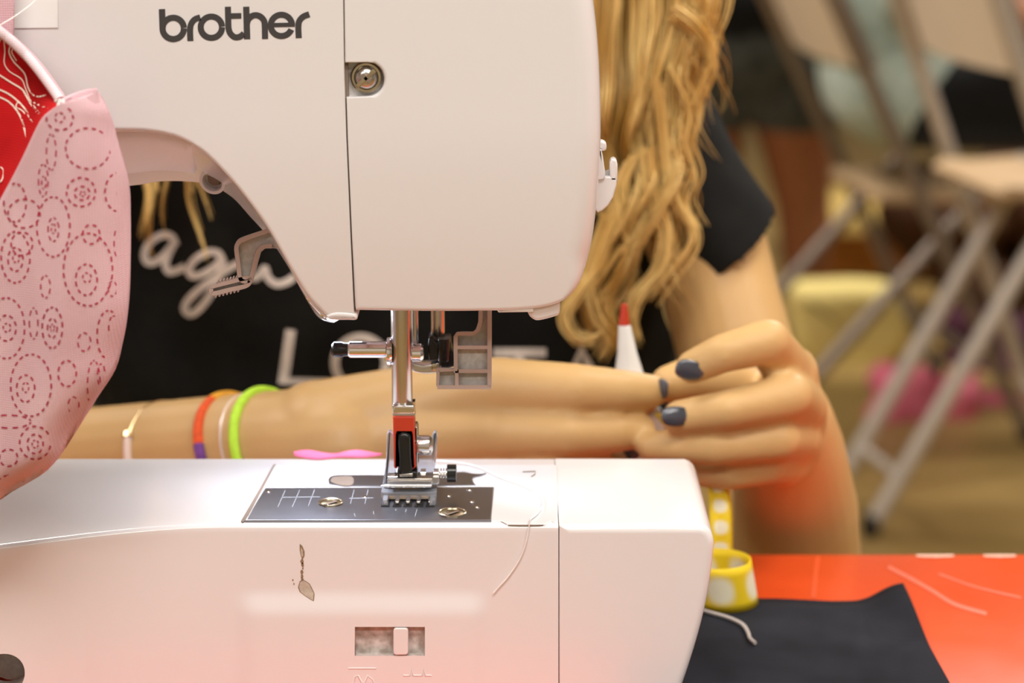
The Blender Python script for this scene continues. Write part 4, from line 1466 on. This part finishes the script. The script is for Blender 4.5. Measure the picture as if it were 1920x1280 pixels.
# clothes
shirt_ch = [
    [(Vector((BCX, 0.465, -0.2)), 0.108), (Vector((BCX, 0.46, -0.03)), 0.092), (Vector((BCX, 0.445, 0.12)), 0.097), (Vector((BCX, 0.44, 0.20)), 0.066)],
    [(Vector((BCX - 0.075, 0.47, -0.2)), 0.10), (Vector((BCX - 0.055, 0.46, -0.03)), 0.084), (Vector((BCX - 0.065, 0.45, 0.13)), 0.090), (Vector((BCX - 0.10, 0.44, 0.19)), 0.055)],
    [(Vector((BCX + 0.075, 0.47, -0.2)), 0.10), (Vector((BCX + 0.055, 0.46, -0.03)), 0.084), (Vector((BCX + 0.065, 0.45, 0.13)), 0.090), (Vector((BCX + 0.10, 0.44, 0.19)), 0.055)],
    [(Vector((BCX - 0.08, 0.44, 0.205)), 0.052), (P(250, 90, 0.43), 0.056)],
    [(Vector((BCX - 0.115, 0.44, 0.17)), 0.062), (Vector((BCX - 0.120, 0.45, 0.05)), 0.060), (Vector((BCX - 0.105, 0.46, -0.1)), 0.07)],
    [(Vector((BCX + 0.08, 0.44, 0.205)), 0.052), (P(1140, 80, 0.43), 0.052)],
]
mbS = None
sleeveL = [(P(1165, 60, 0.43), 0.056), (P(1212, 240, 0.405), 0.042), (P(1349, 468, 0.36), 0.0375)]
sleeveR = [(P(250, 90, 0.43), 0.056), (P(90, 340, 0.405), 0.052), (P(30, 440, 0.398), 0.050)]


def shirt_blob():
    """like blob(), but the sleeves end flat at the hem"""
    mb = MB()
    def sphere(p, r):
        rows = []
        for i in range(1, 8):
            th_ = PI * i / 8
            rows.append([Vector(p) + Vector((math.sin(th_) * math.cos(2 * PI * k / 16), math.sin(th_) * math.sin(2 * PI * k / 16), math.cos(th_))) * r for k in range(16)])
        o = len(mb.v)
        mb.grid(rows, True)
        mb.f.append(tuple(o + k for k in range(16)))
        mb.f.append(tuple(o + 96 + k for k in range(16)))
    for ch in shirt_ch + [sleeveR[:2]]:
        for p, r in ch:
            sphere(p, r)
        for (p, r), (q, s) in zip(ch, ch[1:]):
            mb.tube([p, q], [r, s], 20)
    c0_, c1_ = (1150, 130, 0.425), (1374, 468, 0.360)
    rings_ = []
    for k in range(13):
        t = k / 12
        cx_, cy_, Y_ = lerp(c0_[0], c1_[0], t), lerp(c0_[1], c1_[1], t), lerp(c0_[2], c1_[2], t)
        ux, uy = lerp(130, 86, t), lerp(-50, -78, t)
        c = at(cx_, cy_, Y_)
        U = at(cx_ + ux, cy_ + uy, Y_) - c
        rings_.append([c + U * math.cos(2 * PI * q / 32) + Vector((0, lerp(0.05, 0.040, t), 0)) * math.sin(2 * PI * q / 32) for q in range(32)])
    o = len(mb.v)
    mb.grid(rings_, True)
    mb.f.append(tuple(o + q for q in range(32)))
    mb.f.append(tuple(o + 12 * 32 + q for q in range(32)))
    for sl in (sleeveR,):
        (p, r), (q, s) = sl[1], sl[2]
        mb.tube([p, q], [r, s], 24)
    me = bpy.data.meshes.new('shirt')
    me.from_pydata([tuple(v) for v in mb.v], [], mb.f)
    bm = bmesh.new(); bm.from_mesh(me)
    bmesh.ops.recalc_face_normals(bm, faces=bm.faces)
    bm.to_mesh(me); bm.free()
    t = bpy.data.objects.new('tmp_build', me)
    COL.objects.link(t)
    rm = t.modifiers.new('r', 'REMESH'); rm.mode = 'VOXEL'; rm.voxel_size = 0.003; rm.use_smooth_shade = True
    s_ = t.modifiers.new('s', 'SMOOTH'); s_.iterations = 3
    dg = bpy.context.evaluated_depsgraph_get(); dg.update()
    out = bpy.data.meshes.new_from_object(t.evaluated_get(dg))
    bpy.data.objects.remove(t)
    # gentle creases
    nrm_ = [v.normal.copy() for v in out.vertices]
    new_ = []
    for v, n_ in zip(out.vertices, nrm_):
        x, y, z = v.co
        k = 0.0022 * math.sin(38 * x + 55 * z + 2 * math.sin(30 * z)) + 0.0016 * math.sin(90 * x - 40 * z)
        new_ += list(v.co + n_ * k)
    out.vertices.foreach_set('co', new_)
    out.update()
    for p in out.polygons:
        p.use_smooth = True
    return link('t_shirt', out, 'shirt', pers)


shirt = shirt_blob()
bvh = BVHTree.FromPolygons([tuple(v.co) for v in shirt.data.vertices], [tuple(p.vertices) for p in shirt.data.polygons])


def shirt_place(px, py):
    d = ray(px, py).normalized()
    h = bvh.ray_cast(CAM, d)
    if h[0] is None:
        return CAM + d * 1.15
    return h[0] - d * 0.0012


def cq(pts, s, ox, oy):
    return [(x / s + ox, y / s + oy) for x, y in pts]


S3 = 3.556
shirt_text = [[(crv(pts, 6), 14)] for pts in (
    cq([(318, 215), (290, 155), (225, 145), (150, 190), (112, 260), (125, 320), (175, 325), (240, 280), (300, 205), (265, 280), (250, 340), (275, 388), (345, 372), (380, 350)], S3, 240, 400),
    cq([(630, 320), (600, 265), (530, 260), (450, 305), (408, 365), (420, 412), (480, 410), (560, 370), (630, 310), (610, 400), (560, 520), (490, 620), (420, 672), (378, 640), (400, 580), (470, 510), (580, 430), (700, 350), (760, 330)], S3, 240, 400),
    cq([(760, 330), (790, 400), (850, 430), (900, 380), (915, 370), (935, 430), (990, 470), (1060, 455), (1110, 420)], S3, 240, 400))]
shirt_text += [[([(lerp(545, 531, k / 8), lerp(618, 720, k / 8)) for k in range(9)], 19), ([(lerp(531, 620, k / 8), lerp(714, 716, k / 8)) for k in range(9)], 12)],
               [(arc_pts(676, 680, 48, 0, 356, 36), 16)],
               [([(lerp(925, 1024, k / 8), 661) for k in range(9)], 17), ([(974, lerp(661, 730, k / 6)) for k in range(7)], 17)],
               [([(1060, 735), (1078, 690), (1090, 655), (1106, 690), (1122, 735)], 16)]]
for strokes in shirt_text:
    mb = MB()
    for pts, wd in strokes:
        ribbon2d(mb, pts, wd, shirt_place)
    mb.build('printed_letter', 'shirt_print', shirt, 0)

# trousers (under the table)
blob('trousers', [[(Vector((BCX + s * 0.08, 0.46, -0.27)), 0.094), (Vector((BCX + s * 0.11, 0.10, -0.24)), 0.062), (Vector((BCX + s * 0.11, 0.13, -0.60)), 0.048)] for s in (-1, 1)] + [[(Vector((BCX - 0.06, 0.465, -0.25)), 0.10), (Vector((BCX + 0.06, 0.465, -0.25)), 0.10)]], 0.008, 'denim', pers, 3)

# eyes and eyebrows
for s in (-1, 1):
    e_ = HC + Vector((s * 0.031, -0.063, 0.004))
    MB().lathe(e_, (0, -1, 0), [(-0.004, 0.009), (0.002, 0.010), (0.006, 0.007), (0.008, 0.003), (0.0084, 0.0001)], 16).build('eye', 'white', pers)
    mb = MB()
    mb.tube([HC + Vector((s * 0.016, -0.073, 0.026)), HC + Vector((s * 0.032, -0.072, 0.031)), HC + Vector((s * 0.05, -0.06, 0.026))], 0.003, 8)
    mb.build('eyebrow', 'hair', pers)


# fingernails
def nail(px, py, Y, ln, wd, rot, tiltx=0.0, yaw=0.0):
    c = at(px, py, Y)
    rows = []
    for i in range(9):
        u = i / 8 * 2 - 1
        row = []
        for j in range(9):
            v = j / 8 * 2 - 1
            k = math.sqrt(max(0, 1 - 0.5 * v * v * u * u)) * (1 - 0.12 * (u * u) * (v * v))
            sq = max(abs(u), abs(v)) / max(1e-6, (abs(u) ** 2.6 + abs(v) ** 2.6) ** (1 / 2.6))
            x, z = u * sq * ln, v * sq * wd
            y = -0.0012 * (1 - 0.9 * v * v) - 0.0004 * (1 - u * u)
            row.append(Vector((x, y, z)))
        rows.append(row)
    Rm = Matrix.Rotation(yaw, 3, 'Z') @ Matrix.Rotation(rot, 3, 'Y') @ Matrix.Rotation(tiltx, 3, 'X')
    mb = MB().grid([[c + Rm @ p for p in r] for r in rows])
    o = mb.build('fingernail', 'nail', body, 80)
    md = o.modifiers.new('thickness', 'SOLIDIFY'); md.thickness = 0.0016; md.offset = -1
    return o


nail(1292, 693, 0.1265, 0.0058, 0.0043, math.radians(18), 0.15, 0.15)
nail(1266, 780, 0.1238, 0.0058, 0.0040, math.radians(4), -0.15, 0.2)
nail(1243, 728, 0.1445, 0.0030, 0.0042, math.radians(0), 0, -0.9)
nail(1182, 842, 0.1500, 0.0048, 0.0045, math.radians(-15), 0, -0.7)

# hair -------------------------------------------------------------
def lock(mb, pts, r, seg=6):
    n = len(pts)
    rr = [r * (0.55 + 0.45 * math.sin(PI * min(1, (i + 2) / (n * 0.6)))) * (1 - 0.75 * (i / (n - 1)) ** 3) for i in range(n)]
    mb.tube(pts, rr, seg, False)


rnd = random.Random(3)
mb = MB()
cR = [(-560, 930), (-300, 1090), (-150, 1185), (0, 1228), (150, 1208), (300, 1196), (400, 1184), (500, 1162), (600, 1132), (680, 1112)]
spR = [(-560, 60), (-300, 85), (-150, 108), (0, 112), (150, 92), (300, 80), (400, 68), (500, 66), (600, 62), (680, 52)]
YR_ = [(-560, 0.37), (-300, 0.335), (0, 0.318), (300, 0.308), (680, 0.305)]
cL = [(-560, 590), (-300, 450), (-150, 370), (0, 330), (150, 318), (300, 318), (450, 325), (600, 340)]
spL = [(-560, 60), (-300, 80), (0, 88), (150, 80), (300, 70), (450, 62), (600, 60)]


def clump(fn, n, spread, dspread, rad, y0, y1, steps=44):
    """a lock: n strands that share one wavy path fn(y) -> (px, depth)"""
    for q in range(n):
        o1, o2 = rnd.gauss(0, 0.5), rnd.uniform(-1, 1)
        tw, e_ = rnd.uniform(-0.5, 0.5), y1 + rnd.uniform(-45, 20)
        pts = []
        for i in range(steps):
            t = i / (steps - 1)
            y = lerp(y0, e_, t)
            x, Y = fn(y)
            fan = (0.75 + 0.5 * math.sin(t * 5 + tw * 4)) * (1 - 0.45 * t ** 4)
            pts.append(at(x + o1 * spread * fan, y, Y + o2 * dspread))
        lock(mb, pts, rnd.uniform(*rad))


def wavy(cen, sp, off, per, amp, ph, dep, rise=(40, 420)):
    def fn(y):
        a = amp * sstep(rise[0], rise[1], y)
        big = sstep(-500, 100, y)
        return (piecewise(cen, y) + off * piecewise(sp, y) + a * math.sin(2 * PI * y / per + ph) + 7 * big * math.sin(y / 90 + ph * 2),
                piecewise(YR_, y) + dep + 0.008 * sstep(0, 300, y) * math.cos(2 * PI * y / per + ph))
    return fn


for k in range(30):
    off = -1 + 2 * (k + rnd.uniform(0.1, 0.9)) / 30
    clump(wavy(cR, spR, off, rnd.uniform(230, 330), rnd.uniform(14, 26), off * 2.2 + rnd.uniform(-0.4, 0.4), rnd.uniform(-0.014, 0.02)), 34, 24, 0.007, (0.0004, 0.0012), -560, rnd.uniform(430, 640) if off < 0.3 else rnd.uniform(360, 520))
for k in range(14):                                     # undercoat that closes the mass at the top
    off = -0.95 + 1.9 * k / 13
    clump(wavy(cR, spR, off, 300, 8, off, 0.02), 14, 20, 0.005, (0.0012, 0.0026), -560, rnd.uniform(300, 420))
for pts_, n_ in (([(1232, 150), (1245, 250), (1252, 330), (1272, 380), (1300, 425), (1296, 465), (1262, 510), (1225, 560)], 12),
                 ([(1190, 300), (1172, 350), (1178, 400), (1192, 450), (1170, 510), (1140, 560), (1150, 610), (1168, 650)], 16),
                 ([(1215, 280), (1225, 370), (1248, 430), (1240, 500), (1200, 550), (1182, 600), (1192, 640)], 18),
                 ([(1165, 380), (1140, 440), (1120, 500), (1085, 545), (1058, 590), (1072, 628), (1105, 636), (1128, 622)], 14),
                 ([(1150, 400), (1125, 470), (1108, 530), (1122, 590), (1146, 630), (1130, 668)], 14),
                 ([(1255, 120), (1290, 200), (1282, 260), (1300, 320), (1285, 370), (1310, 420)], 5),
                 ([(1270, 20), (1318, 60), (1340, 110), (1318, 170), (1290, 215)], 9)):
    path_ = crv(pts_, 7)
    for q in range(n_ * 2):
        ox, oy, od = rnd.gauss(0, 7), rnd.gauss(0, 7), rnd.uniform(-0.007, 0.007)
        lock(mb, [at(x + ox, y + oy, 0.296 + od) for x, y in path_], rnd.uniform(0.0004, 0.0010), 5)
for k in range(70):                                     # stray wisps
    y0 = rnd.uniform(-150, 450)
    sd = rnd.choice([-1, 1, 1, 1])
    x0_ = piecewise(cR, y0) + sd * piecewise(spR, y0) * rnd.uniform(0.7, 1.0)
    dx, cu = rnd.uniform(0.0, 0.6) * sd, rnd.uniform(6, 22)
    lock(mb, [at(x0_ + dx * 90 * t + cu * math.sin(t * 6 + k), y0 + 180 * t, 0.300 + 0.01 * math.sin(t * 5 + k)) for t in [i / 19 for i in range(20)]], rnd.uniform(0.0003, 0.0006), 5)
for k, (off, e_) in enumerate(((-0.75, 440), (-0.55, 470), (-0.1, 430), (0.75, 470), (0.85, 400), (-0.9, 400))):
    clump(wavy(cL, spL, off, 280, 16, k * 1.1, 0.004 * k - 0.01), 11, 18, 0.006, (0.0004, 0.0010), -560, e_)
for k in range(12):
    off = -0.95 + 1.9 * k / 11
    clump(wavy(cL, spL, off, 300, 8, off, 0.015), 8, 16, 0.004, (0.0014, 0.0028), -560, rnd.uniform(290, 345))
# hair over the skull
for k in range(220):
    a = rnd.uniform(-0.35, PI + 0.35)
    s_ = 1 if rnd.random() < 0.5 else -1
    pts = []
    yb_ = rnd.uniform(-0.055, 0.10)
    for i in range(16):
        t = i / 15
        th_ = lerp(0.05, 1.75, t)
        rr = 0.098 + rnd.uniform(-0.001, 0.001)
        pts.append(HC + Vector((s_ * rr * 0.92 * math.sin(th_), 0.018 + yb_ * (0.75 + 0.25 * t) - 0.0 * t, 0.035 + (rr - abs(yb_) * 0.25) * math.cos(th_) - 0.075 * t * t)))
    lock(mb, pts, 0.006, 6)
for k in range(70):
    x_ = rnd.uniform(-0.085, 0.085)
    pts = [HC + Vector((x_ * (1 + 0.15 * t), 0.075 + 0.03 * math.sin(PI * t) + rnd.uniform(-0.003, 0.003), 0.10 - 0.36 * t)) for t in [i / 14 for i in range(15)]]
    lock(mb, pts, 0.006, 6)
ho = mb.build('hair', 'hair', pers, 80)

# bracelets on the right forearm -----------------------------------
def arm_at(px):
    pts = [(250, 0)]
    tabx = [(-120, P(-120, 950, 0.265), 0.038), (130, P(130, 905, 0.220), 0.0325), (350, P(350, 872, 0.185), 0.0285), (560, P(560, 846, 0.160), 0.0262)]
    for (a, p, r), (b, q, s) in zip(tabx, tabx[1:]):
        if a <= px <= b:
            t = (px - a) / (b - a)
            return p.lerp(q, t), lerp(r, s, t), (q - p).normalized()
    return tabx[-1][1], tabx[-1][2], (tabx[-1][1] - tabx[-2][1]).normalized()


def band(name, px, tube_r, m_, lean, label, extra=0.0006, arc=(0, 360), parent=None):
    c, r, d = arm_at(px)
    ax = (d + Vector((0, 0, lean))).normalized()
    u = Vector((0, 0, 1)); u = (u - ax * u.dot(ax)).normalized()
    v = ax.cross(u)
    n = 64
    pts = []
    for k in range(n + 1):
        a = math.radians(lerp(arc[0], arc[1], k / n))
        pts.append(c + (u * math.cos(a) + v * math.sin(a)) * (r + extra))
    o = MB().tube(pts, tube_r, 10, abs(arc[1] - arc[0]) < 359).build(name, m_, parent)
    if label:
        tag(o, label, 'bracelet')
    return o


band('hair_tie', 520, 0.0021, 'lime', 0.18, 'lime green elastic hair tie worn around the wrist', 0.0009)
c_, r_, d_ = arm_at(462)
br = empty('thread_bracelet', c_, 'wrapped thread bracelet in orange, amber and purple on the wrist', 'bracelet')
band('orange_wrap', 462, 0.0021, 'orange', 0.30, None, 0.0009, (8, 62), br)
band('orange_wrap', 462, 0.0021, 'orange', 0.30, None, 0.0009, (200, 300), br)
band('amber_wrap', 462, 0.0021, 'amber', 0.30, None, 0.0009, (-60, 8), br)
band('purple_wrap', 462, 0.0022, 'purple', 0.30, None, 0.0009, (62, 200), br)
band('elastic_band', 497, 0.0006, 'pearl', 0.22, 'thin skin-coloured elastic band between two bright bracelets', 0.0004)
c_, r_, d_ = arm_at(338)
bc = empty('chain_bracelet', c_, 'fine gold chain bracelet with pale bead bar on the forearm', 'bracelet')
band('chain', 338, 0.0007, 'gold', 0.22, None, 0.0005, (0, 360), bc)
band('bead_bar', 338, 0.0017, 'pearl', 0.22, None, 0.0008, (50, 120), bc)
band('bead', 338, 0.0024, 'gold', 0.22, None, 0.0008, (46, 50), bc)

# ================================================================== BACKGROUND
FZ = TABLE_FLOOR


def folding_chair(name, label, X, Y, yaw, tube='tube', panel='beige', sc_=1.0, xt=-0.24, zt=0.82, xf=0.24, ru=0.10, rf=-0.235, sx=-0.19, sz=0.0, zb=0.60, W=0.20, Wl=0.18):
    root = empty(name, (X, Y, FZ), label, 'chair', 'folding chairs in the room behind')
    root.rotation_euler = (0, 0, yaw)

    def add(nm, mb, m_, ang=40):
        me = bpy.data.meshes.new(nm)
        me.from_pydata([tuple(v) for v in mb.v], [], mb.f)
        bm = bmesh.new(); bm.from_mesh(me)
        bmesh.ops.recalc_face_normals(bm, faces=bm.faces)
        bm.to_mesh(me); bm.free()
        for p in me.polygons:
            p.use_smooth = True
        me.set_sharp_from_angle(angle=math.radians(ang))
        return link(nm, me, m_, root, (0, 0, 0))
    s = sc_
    for sy in (-1, 1):
        y = sy * W
        add('front_leg', MB().tube([(lerp(xf, xt, k / 8), y, lerp(0.012, zt, k / 8)) for k in range(9)], 0.012, 10), tube)
        add('rear_leg', MB().tube([(lerp(rf, ru, k / 6), sy * Wl, lerp(0.012, 0.45 + sz, k / 6)) for k in range(7)], 0.012, 10), tube)
        for fx, fy in ((xf, y), (rf, sy * Wl)):
            add('rubber_tip', MB().lathe((fx, fy, 0), (0, 0, 1), [(0, 0.0001), (0, 0.013), (0.03, 0.014), (0.032, 0.0001)], 12), 'black')
    add('cross_bar', MB().tube([(lerp(xf, xt, 0.158), -W, 0.13), (lerp(xf, xt, 0.158), W, 0.13)], 0.008, 8), tube)
    add('cross_bar', MB().tube([(lerp(rf, ru, 0.16), -Wl, 0.08), (lerp(rf, ru, 0.16), Wl, 0.08)], 0.008, 8), tube)
    # seat with rounded edge
    mb = MB()
    sec = [(sx, 0.425 + sz), (sx - 0.005, 0.435 + sz), (sx + 0.01, 0.446 + sz), (0.0, 0.442 + sz), (0.17, 0.452 + sz), (0.20, 0.440 + sz), (0.20, 0.420 + sz), (0.16, 0.420 + sz), (0.0, 0.424 + sz)]
    add_prism(mb, [(a * s, b * s) for a, b in sec], -W * 0.62, W * 0.62, 0.006, 0.006, 3)
    add('seat', mb, 'seat_tan')
    # curved backrest panel
    rows = []
    for j in range(7):
        z = lerp(zb, zt + 0.01, j / 6) * s
        xb = lerp(xf, xt, z / zt)
        rows.append([Vector((xb - 0.022 * s * math.cos((k / 12 - 0.5) * PI) + 0.012, lerp(-W, W, k / 12), z)) for k in range(13)])
    rows_b = [[p + Vector((0.012, 0, 0.004)) for p in r] for r in rows]
    mb = MB()
    mb.grid(rows + list(reversed(rows_b)) + [rows[0]])
    add('backrest', mb, panel, 50)
    return root


folding_chair('folding_chair', 'beige folding chair with silver legs, nearest on the right', 0.6966, 2.4418, 0.2235, 'tube_light', xt=-0.1366, zt=0.8224, xf=0.1854, ru=0.07, rf=-0.2139, sx=-0.06, sz=0.055, zb=0.655, W=0.187, Wl=0.0764)
folding_chair('folding_chair', 'beige folding chair carrying the person in the pale teal shirt', 0.590, 2.95, 0.1885, 'tube', xt=-0.2086, zt=0.8357, xf=0.2032, ru=0.1138, rf=-0.246, zb=0.60, sx=-0.03, sz=-0.045)

# seated person in pale teal shirt (seen from behind)
p2 = empty('person', (0.625, 2.96, FZ), 'blurred seated person in pale teal shirt and black trousers on folding chair', 'person')
cx2, cy2 = 0.625, 2.96


def V(x, y, z):
    return Vector((x, y, FZ + z))


sk = [[(V(cx2 - 0.01, cy2, 0.56), 0.09), (V(cx2 - 0.05, cy2, 0.75), 0.10), (V(cx2 - 0.04, cy2, 0.95), 0.07), (V(cx2 - 0.02, cy2, 1.02), 0.045), (V(cx2 + 0.0, cy2, 1.15), 0.085), (V(cx2 + 0.02, cy2, 1.2), 0.085)],
      [(V(cx2 + 0.09, cy2, 1.15), 0.02), (V(cx2 + 0.105, cy2, 1.13), 0.012)]]
for s in (-1, 1):
    sk.append([(V(cx2 - 0.03, cy2 + s * 0.16, 0.92), 0.05), (V(cx2 + 0.03, cy2 + s * 0.2, 0.70), 0.04), (V(cx2 + 0.22, cy2 + s * 0.15, 0.655), 0.03), (V(cx2 + 0.30, cy2 + s * 0.1, 0.64), 0.03)])
    for fi in range(4):
        sk.append([(V(cx2 + 0.30, cy2 + s * 0.1, 0.64), 0.02), (V(cx2 + 0.37, cy2 + s * (0.07 + fi * 0.02), 0.62), 0.010), (V(cx2 + 0.39, cy2 + s * (0.07 + fi * 0.02), 0.605), 0.008)])
    sk.append([(V(cx2 + 0.02, cy2 + s * 0.09, 0.545), 0.075), (V(cx2 + 0.42, cy2 + s * 0.11, 0.52), 0.06), (V(cx2 + 0.44, cy2 + s * 0.11, 0.10), 0.045), (V(cx2 + 0.45, cy2 + s * 0.11, 0.04), 0.04), (V(cx2 + 0.58, cy2 + s * 0.11, 0.035), 0.033)])
blob('body', sk, 0.010, 'skin_dark', p2, 3)
blob('shirt', [[(V(cx2 - 0.01, cy2, 0.575), 0.120), (V(cx2 - 0.03, cy2, 0.72), 0.115), (V(cx2 - 0.02, cy2, 0.90), 0.105)],
               [(V(cx2 - 0.01, cy2 - 0.07, 0.565), 0.11), (V(cx2 - 0.02, cy2 - 0.06, 0.75), 0.10)], [(V(cx2 - 0.01, cy2 + 0.07, 0.565), 0.11), (V(cx2 - 0.02, cy2 + 0.06, 0.75), 0.10)]]
     + [[(V(cx2 - 0.03, cy2 + s * 0.14, 0.90), 0.075), (V(cx2 - 0.01, cy2 + s * 0.2, 0.72), 0.06)] for s in (-1, 1)], 0.010, 'teal', p2, 4)
blob('trousers', [[(V(cx2 + 0.02, cy2 + s * 0.09, 0.545), 0.085), (V(cx2 + 0.42, cy2 + s * 0.11, 0.52), 0.07), (V(cx2 + 0.44, cy2 + s * 0.11, 0.14), 0.055)] for s in (-1, 1)], 0.012, 'blackcloth', p2, 3)
blob('hair', [[(V(cx2 - 0.02, cy2, 1.18), 0.098), (V(cx2 - 0.05, cy2, 1.1), 0.08)]], 0.012, 'brown', p2, 3)

# standing child in black top and denim shorts
Y3 = 3.50
lx3 = at(1490, 300, Y3).x
p3 = empty('person', (lx3 - 0.07, Y3, FZ), 'blurred standing person in black top and grey denim shorts right of the blond hair', 'person')
cx3 = lx3 - 0.085


def Q(dx, dy, z):
    return Vector((cx3 + dx, Y3 + dy, FZ + z))


ch = []
for dx in (-0.085, 0.085):
    ch.append([(Q(dx, 0, 0.50), 0.082), (Q(dx, 0, 0.40), 0.074), (Q(dx + 0.02, 0.01, 0.25), 0.050), (Q(dx + 0.03, 0.02, 0.17), 0.050), (Q(dx + 0.035, 0.03, 0.05), 0.034), (Q(dx + 0.035, -0.07, 0.03), 0.028)])
ch.append([(Q(0, 0, 0.53), 0.08), (Q(0, 0, 0.75), 0.09), (Q(0, 0, 0.86), 0.05), (Q(0, 0, 0.98), 0.088), (Q(0, -0.01, 1.04), 0.088)])
ch.append([(Q(0, -0.095, 0.99), 0.014), (Q(0, -0.10, 0.97), 0.012)])
for s in (-1, 1):
    ch.append([(Q(s * 0.13, 0, 0.80), 0.042), (Q(s * 0.17, 0.0, 0.71), 0.034), (Q(s * 0.10, -0.13, 0.74), 0.026), (Q(s * 0.03, -0.17, 0.76), 0.024)])
    for fi in range(4):
        ch.append([(Q(s * 0.03, -0.17, 0.745 + fi * 0.012), 0.010), (Q(-s * 0.03, -0.175, 0.75 + fi * 0.012), 0.007)])
blob('body', ch, 0.010, 'skin_dark', p3, 3)
blob('shorts', [[(Q(dx, 0, 0.52), 0.105), (Q(dx, 0, 0.475), 0.098), (Q(dx, 0, 0.46), 0.096)] for dx in (-0.085, 0.085)] + [[(Q(-0.05, 0, 0.55), 0.11), (Q(0.05, 0, 0.55), 0.11)]], 0.010, 'denim', p3, 2)
blob('top', [[(Q(dx, 0, 0.64), 0.125), (Q(dx, 0, 0.78), 0.09)] for dx in (-0.045, 0.045)] + [[(Q(s * 0.12, 0, 0.80), 0.06), (Q(s * 0.16, 0, 0.74), 0.05)] for s in (-1, 1)], 0.010, 'blackcloth', p3, 3)
blob('hair', [[(Q(0, 0.02, 1.03), 0.100), (Q(0, 0.05, 0.9), 0.07)]], 0.012, 'brown', p3, 3)

# low wooden bench far behind and a pale yellow cushion leaning on it
bq0, bq1 = at(1520, 535, 3.95), at(1760, 535, 3.95)
bt = at(1640, 440, 3.95).z
bench = empty('wooden_bench', ((bq0.x + bq1.x) / 2, 4.0, FZ), 'low orange-brown wooden bench with pale top behind the folding chairs', 'bench')
mb = MB(); add_prism(mb, [(bq0.x, bt - 0.09), (bq1.x + 0.5, bt - 0.09), (bq1.x + 0.5, bt), (bq0.x, bt)], 3.96, 4.30, 0.004, 0.004); mb.build('apron', 'wood', bench)
mb = MB(); add_prism(mb, [(bq0.x - 0.01, bt), (bq1.x + 0.51, bt), (bq1.x + 0.51, bt + 0.035), (bq0.x - 0.01, bt + 0.035)], 3.93, 4.33, 0.006, 0.006); mb.build('seat_board', 'pine', bench)
for bx in (bq0.x + 0.03, bq1.x + 0.46):
    for by in (4.00, 4.26):
        MB().box((bx - 0.02, by - 0.02, FZ), (bx + 0.02, by + 0.02, bt - 0.09)).build('leg', 'wood', bench)
cq_ = crv([(1492, 545), (1560, 536), (1640, 536), (1700, 552), (1718, 600), (1700, 660), (1650, 705), (1590, 716), (1530, 700), (1496, 660), (1487, 600)], 4, True)
Yq = 3.27
xzq = to_xz(cq_, Yq)
zmin = min(p[1] for p in xzq)
mb = MB(); add_prism(mb, xzq, Yq, Yq + 0.09, 0.03, 0.03, 5)
o = mb.build('cushion', 'yellow', None, 60)
tag(o, 'pale yellow rounded cushion below the wooden bench', 'cushion')

# bundle of pink and plum clothes on the floor
def bundle(name, px, py, Y, r, m_, label, cat, sq=0.6):
    c = at(px, py, Y)
    chs = []
    rr = random.Random(int(px))
    for k in range(7):
        chs.append([(c + Vector((rr.uniform(-1, 1) * r, rr.uniform(-0.5, 0.5) * r, rr.uniform(-1, 1) * r * sq)), r * rr.uniform(0.35, 0.6)), (c + Vector((rr.uniform(-1, 1) * r, rr.uniform(-0.5, 0.5) * r, rr.uniform(-1, 1) * r * sq)), r * rr.uniform(0.25, 0.5))])
    o = blob(name, chs, 0.010, m_, None, 4)
    return tag(o, label, cat)


bundle('clothing_bundle', 1735, 760, 2.95, 0.075, 'rose', 'crumpled pink garment lying between the chair legs', 'clothes')
bundle('clothing_bundle', 1870, 790, 3.05, 0.07, 'rose', 'smaller pink garment lying at the right edge of the floor', 'clothes')
bundle('clothing_bundle', 1880, 690, 3.30, 0.11, 'plum', 'dark plum coat heaped behind the pink garments', 'clothes', 0.8)
bundle('bag', 1850, 430, 3.62, 0.14, 'brown', 'dark brown bag hanging behind the silver chair legs', 'bag', 0.9)
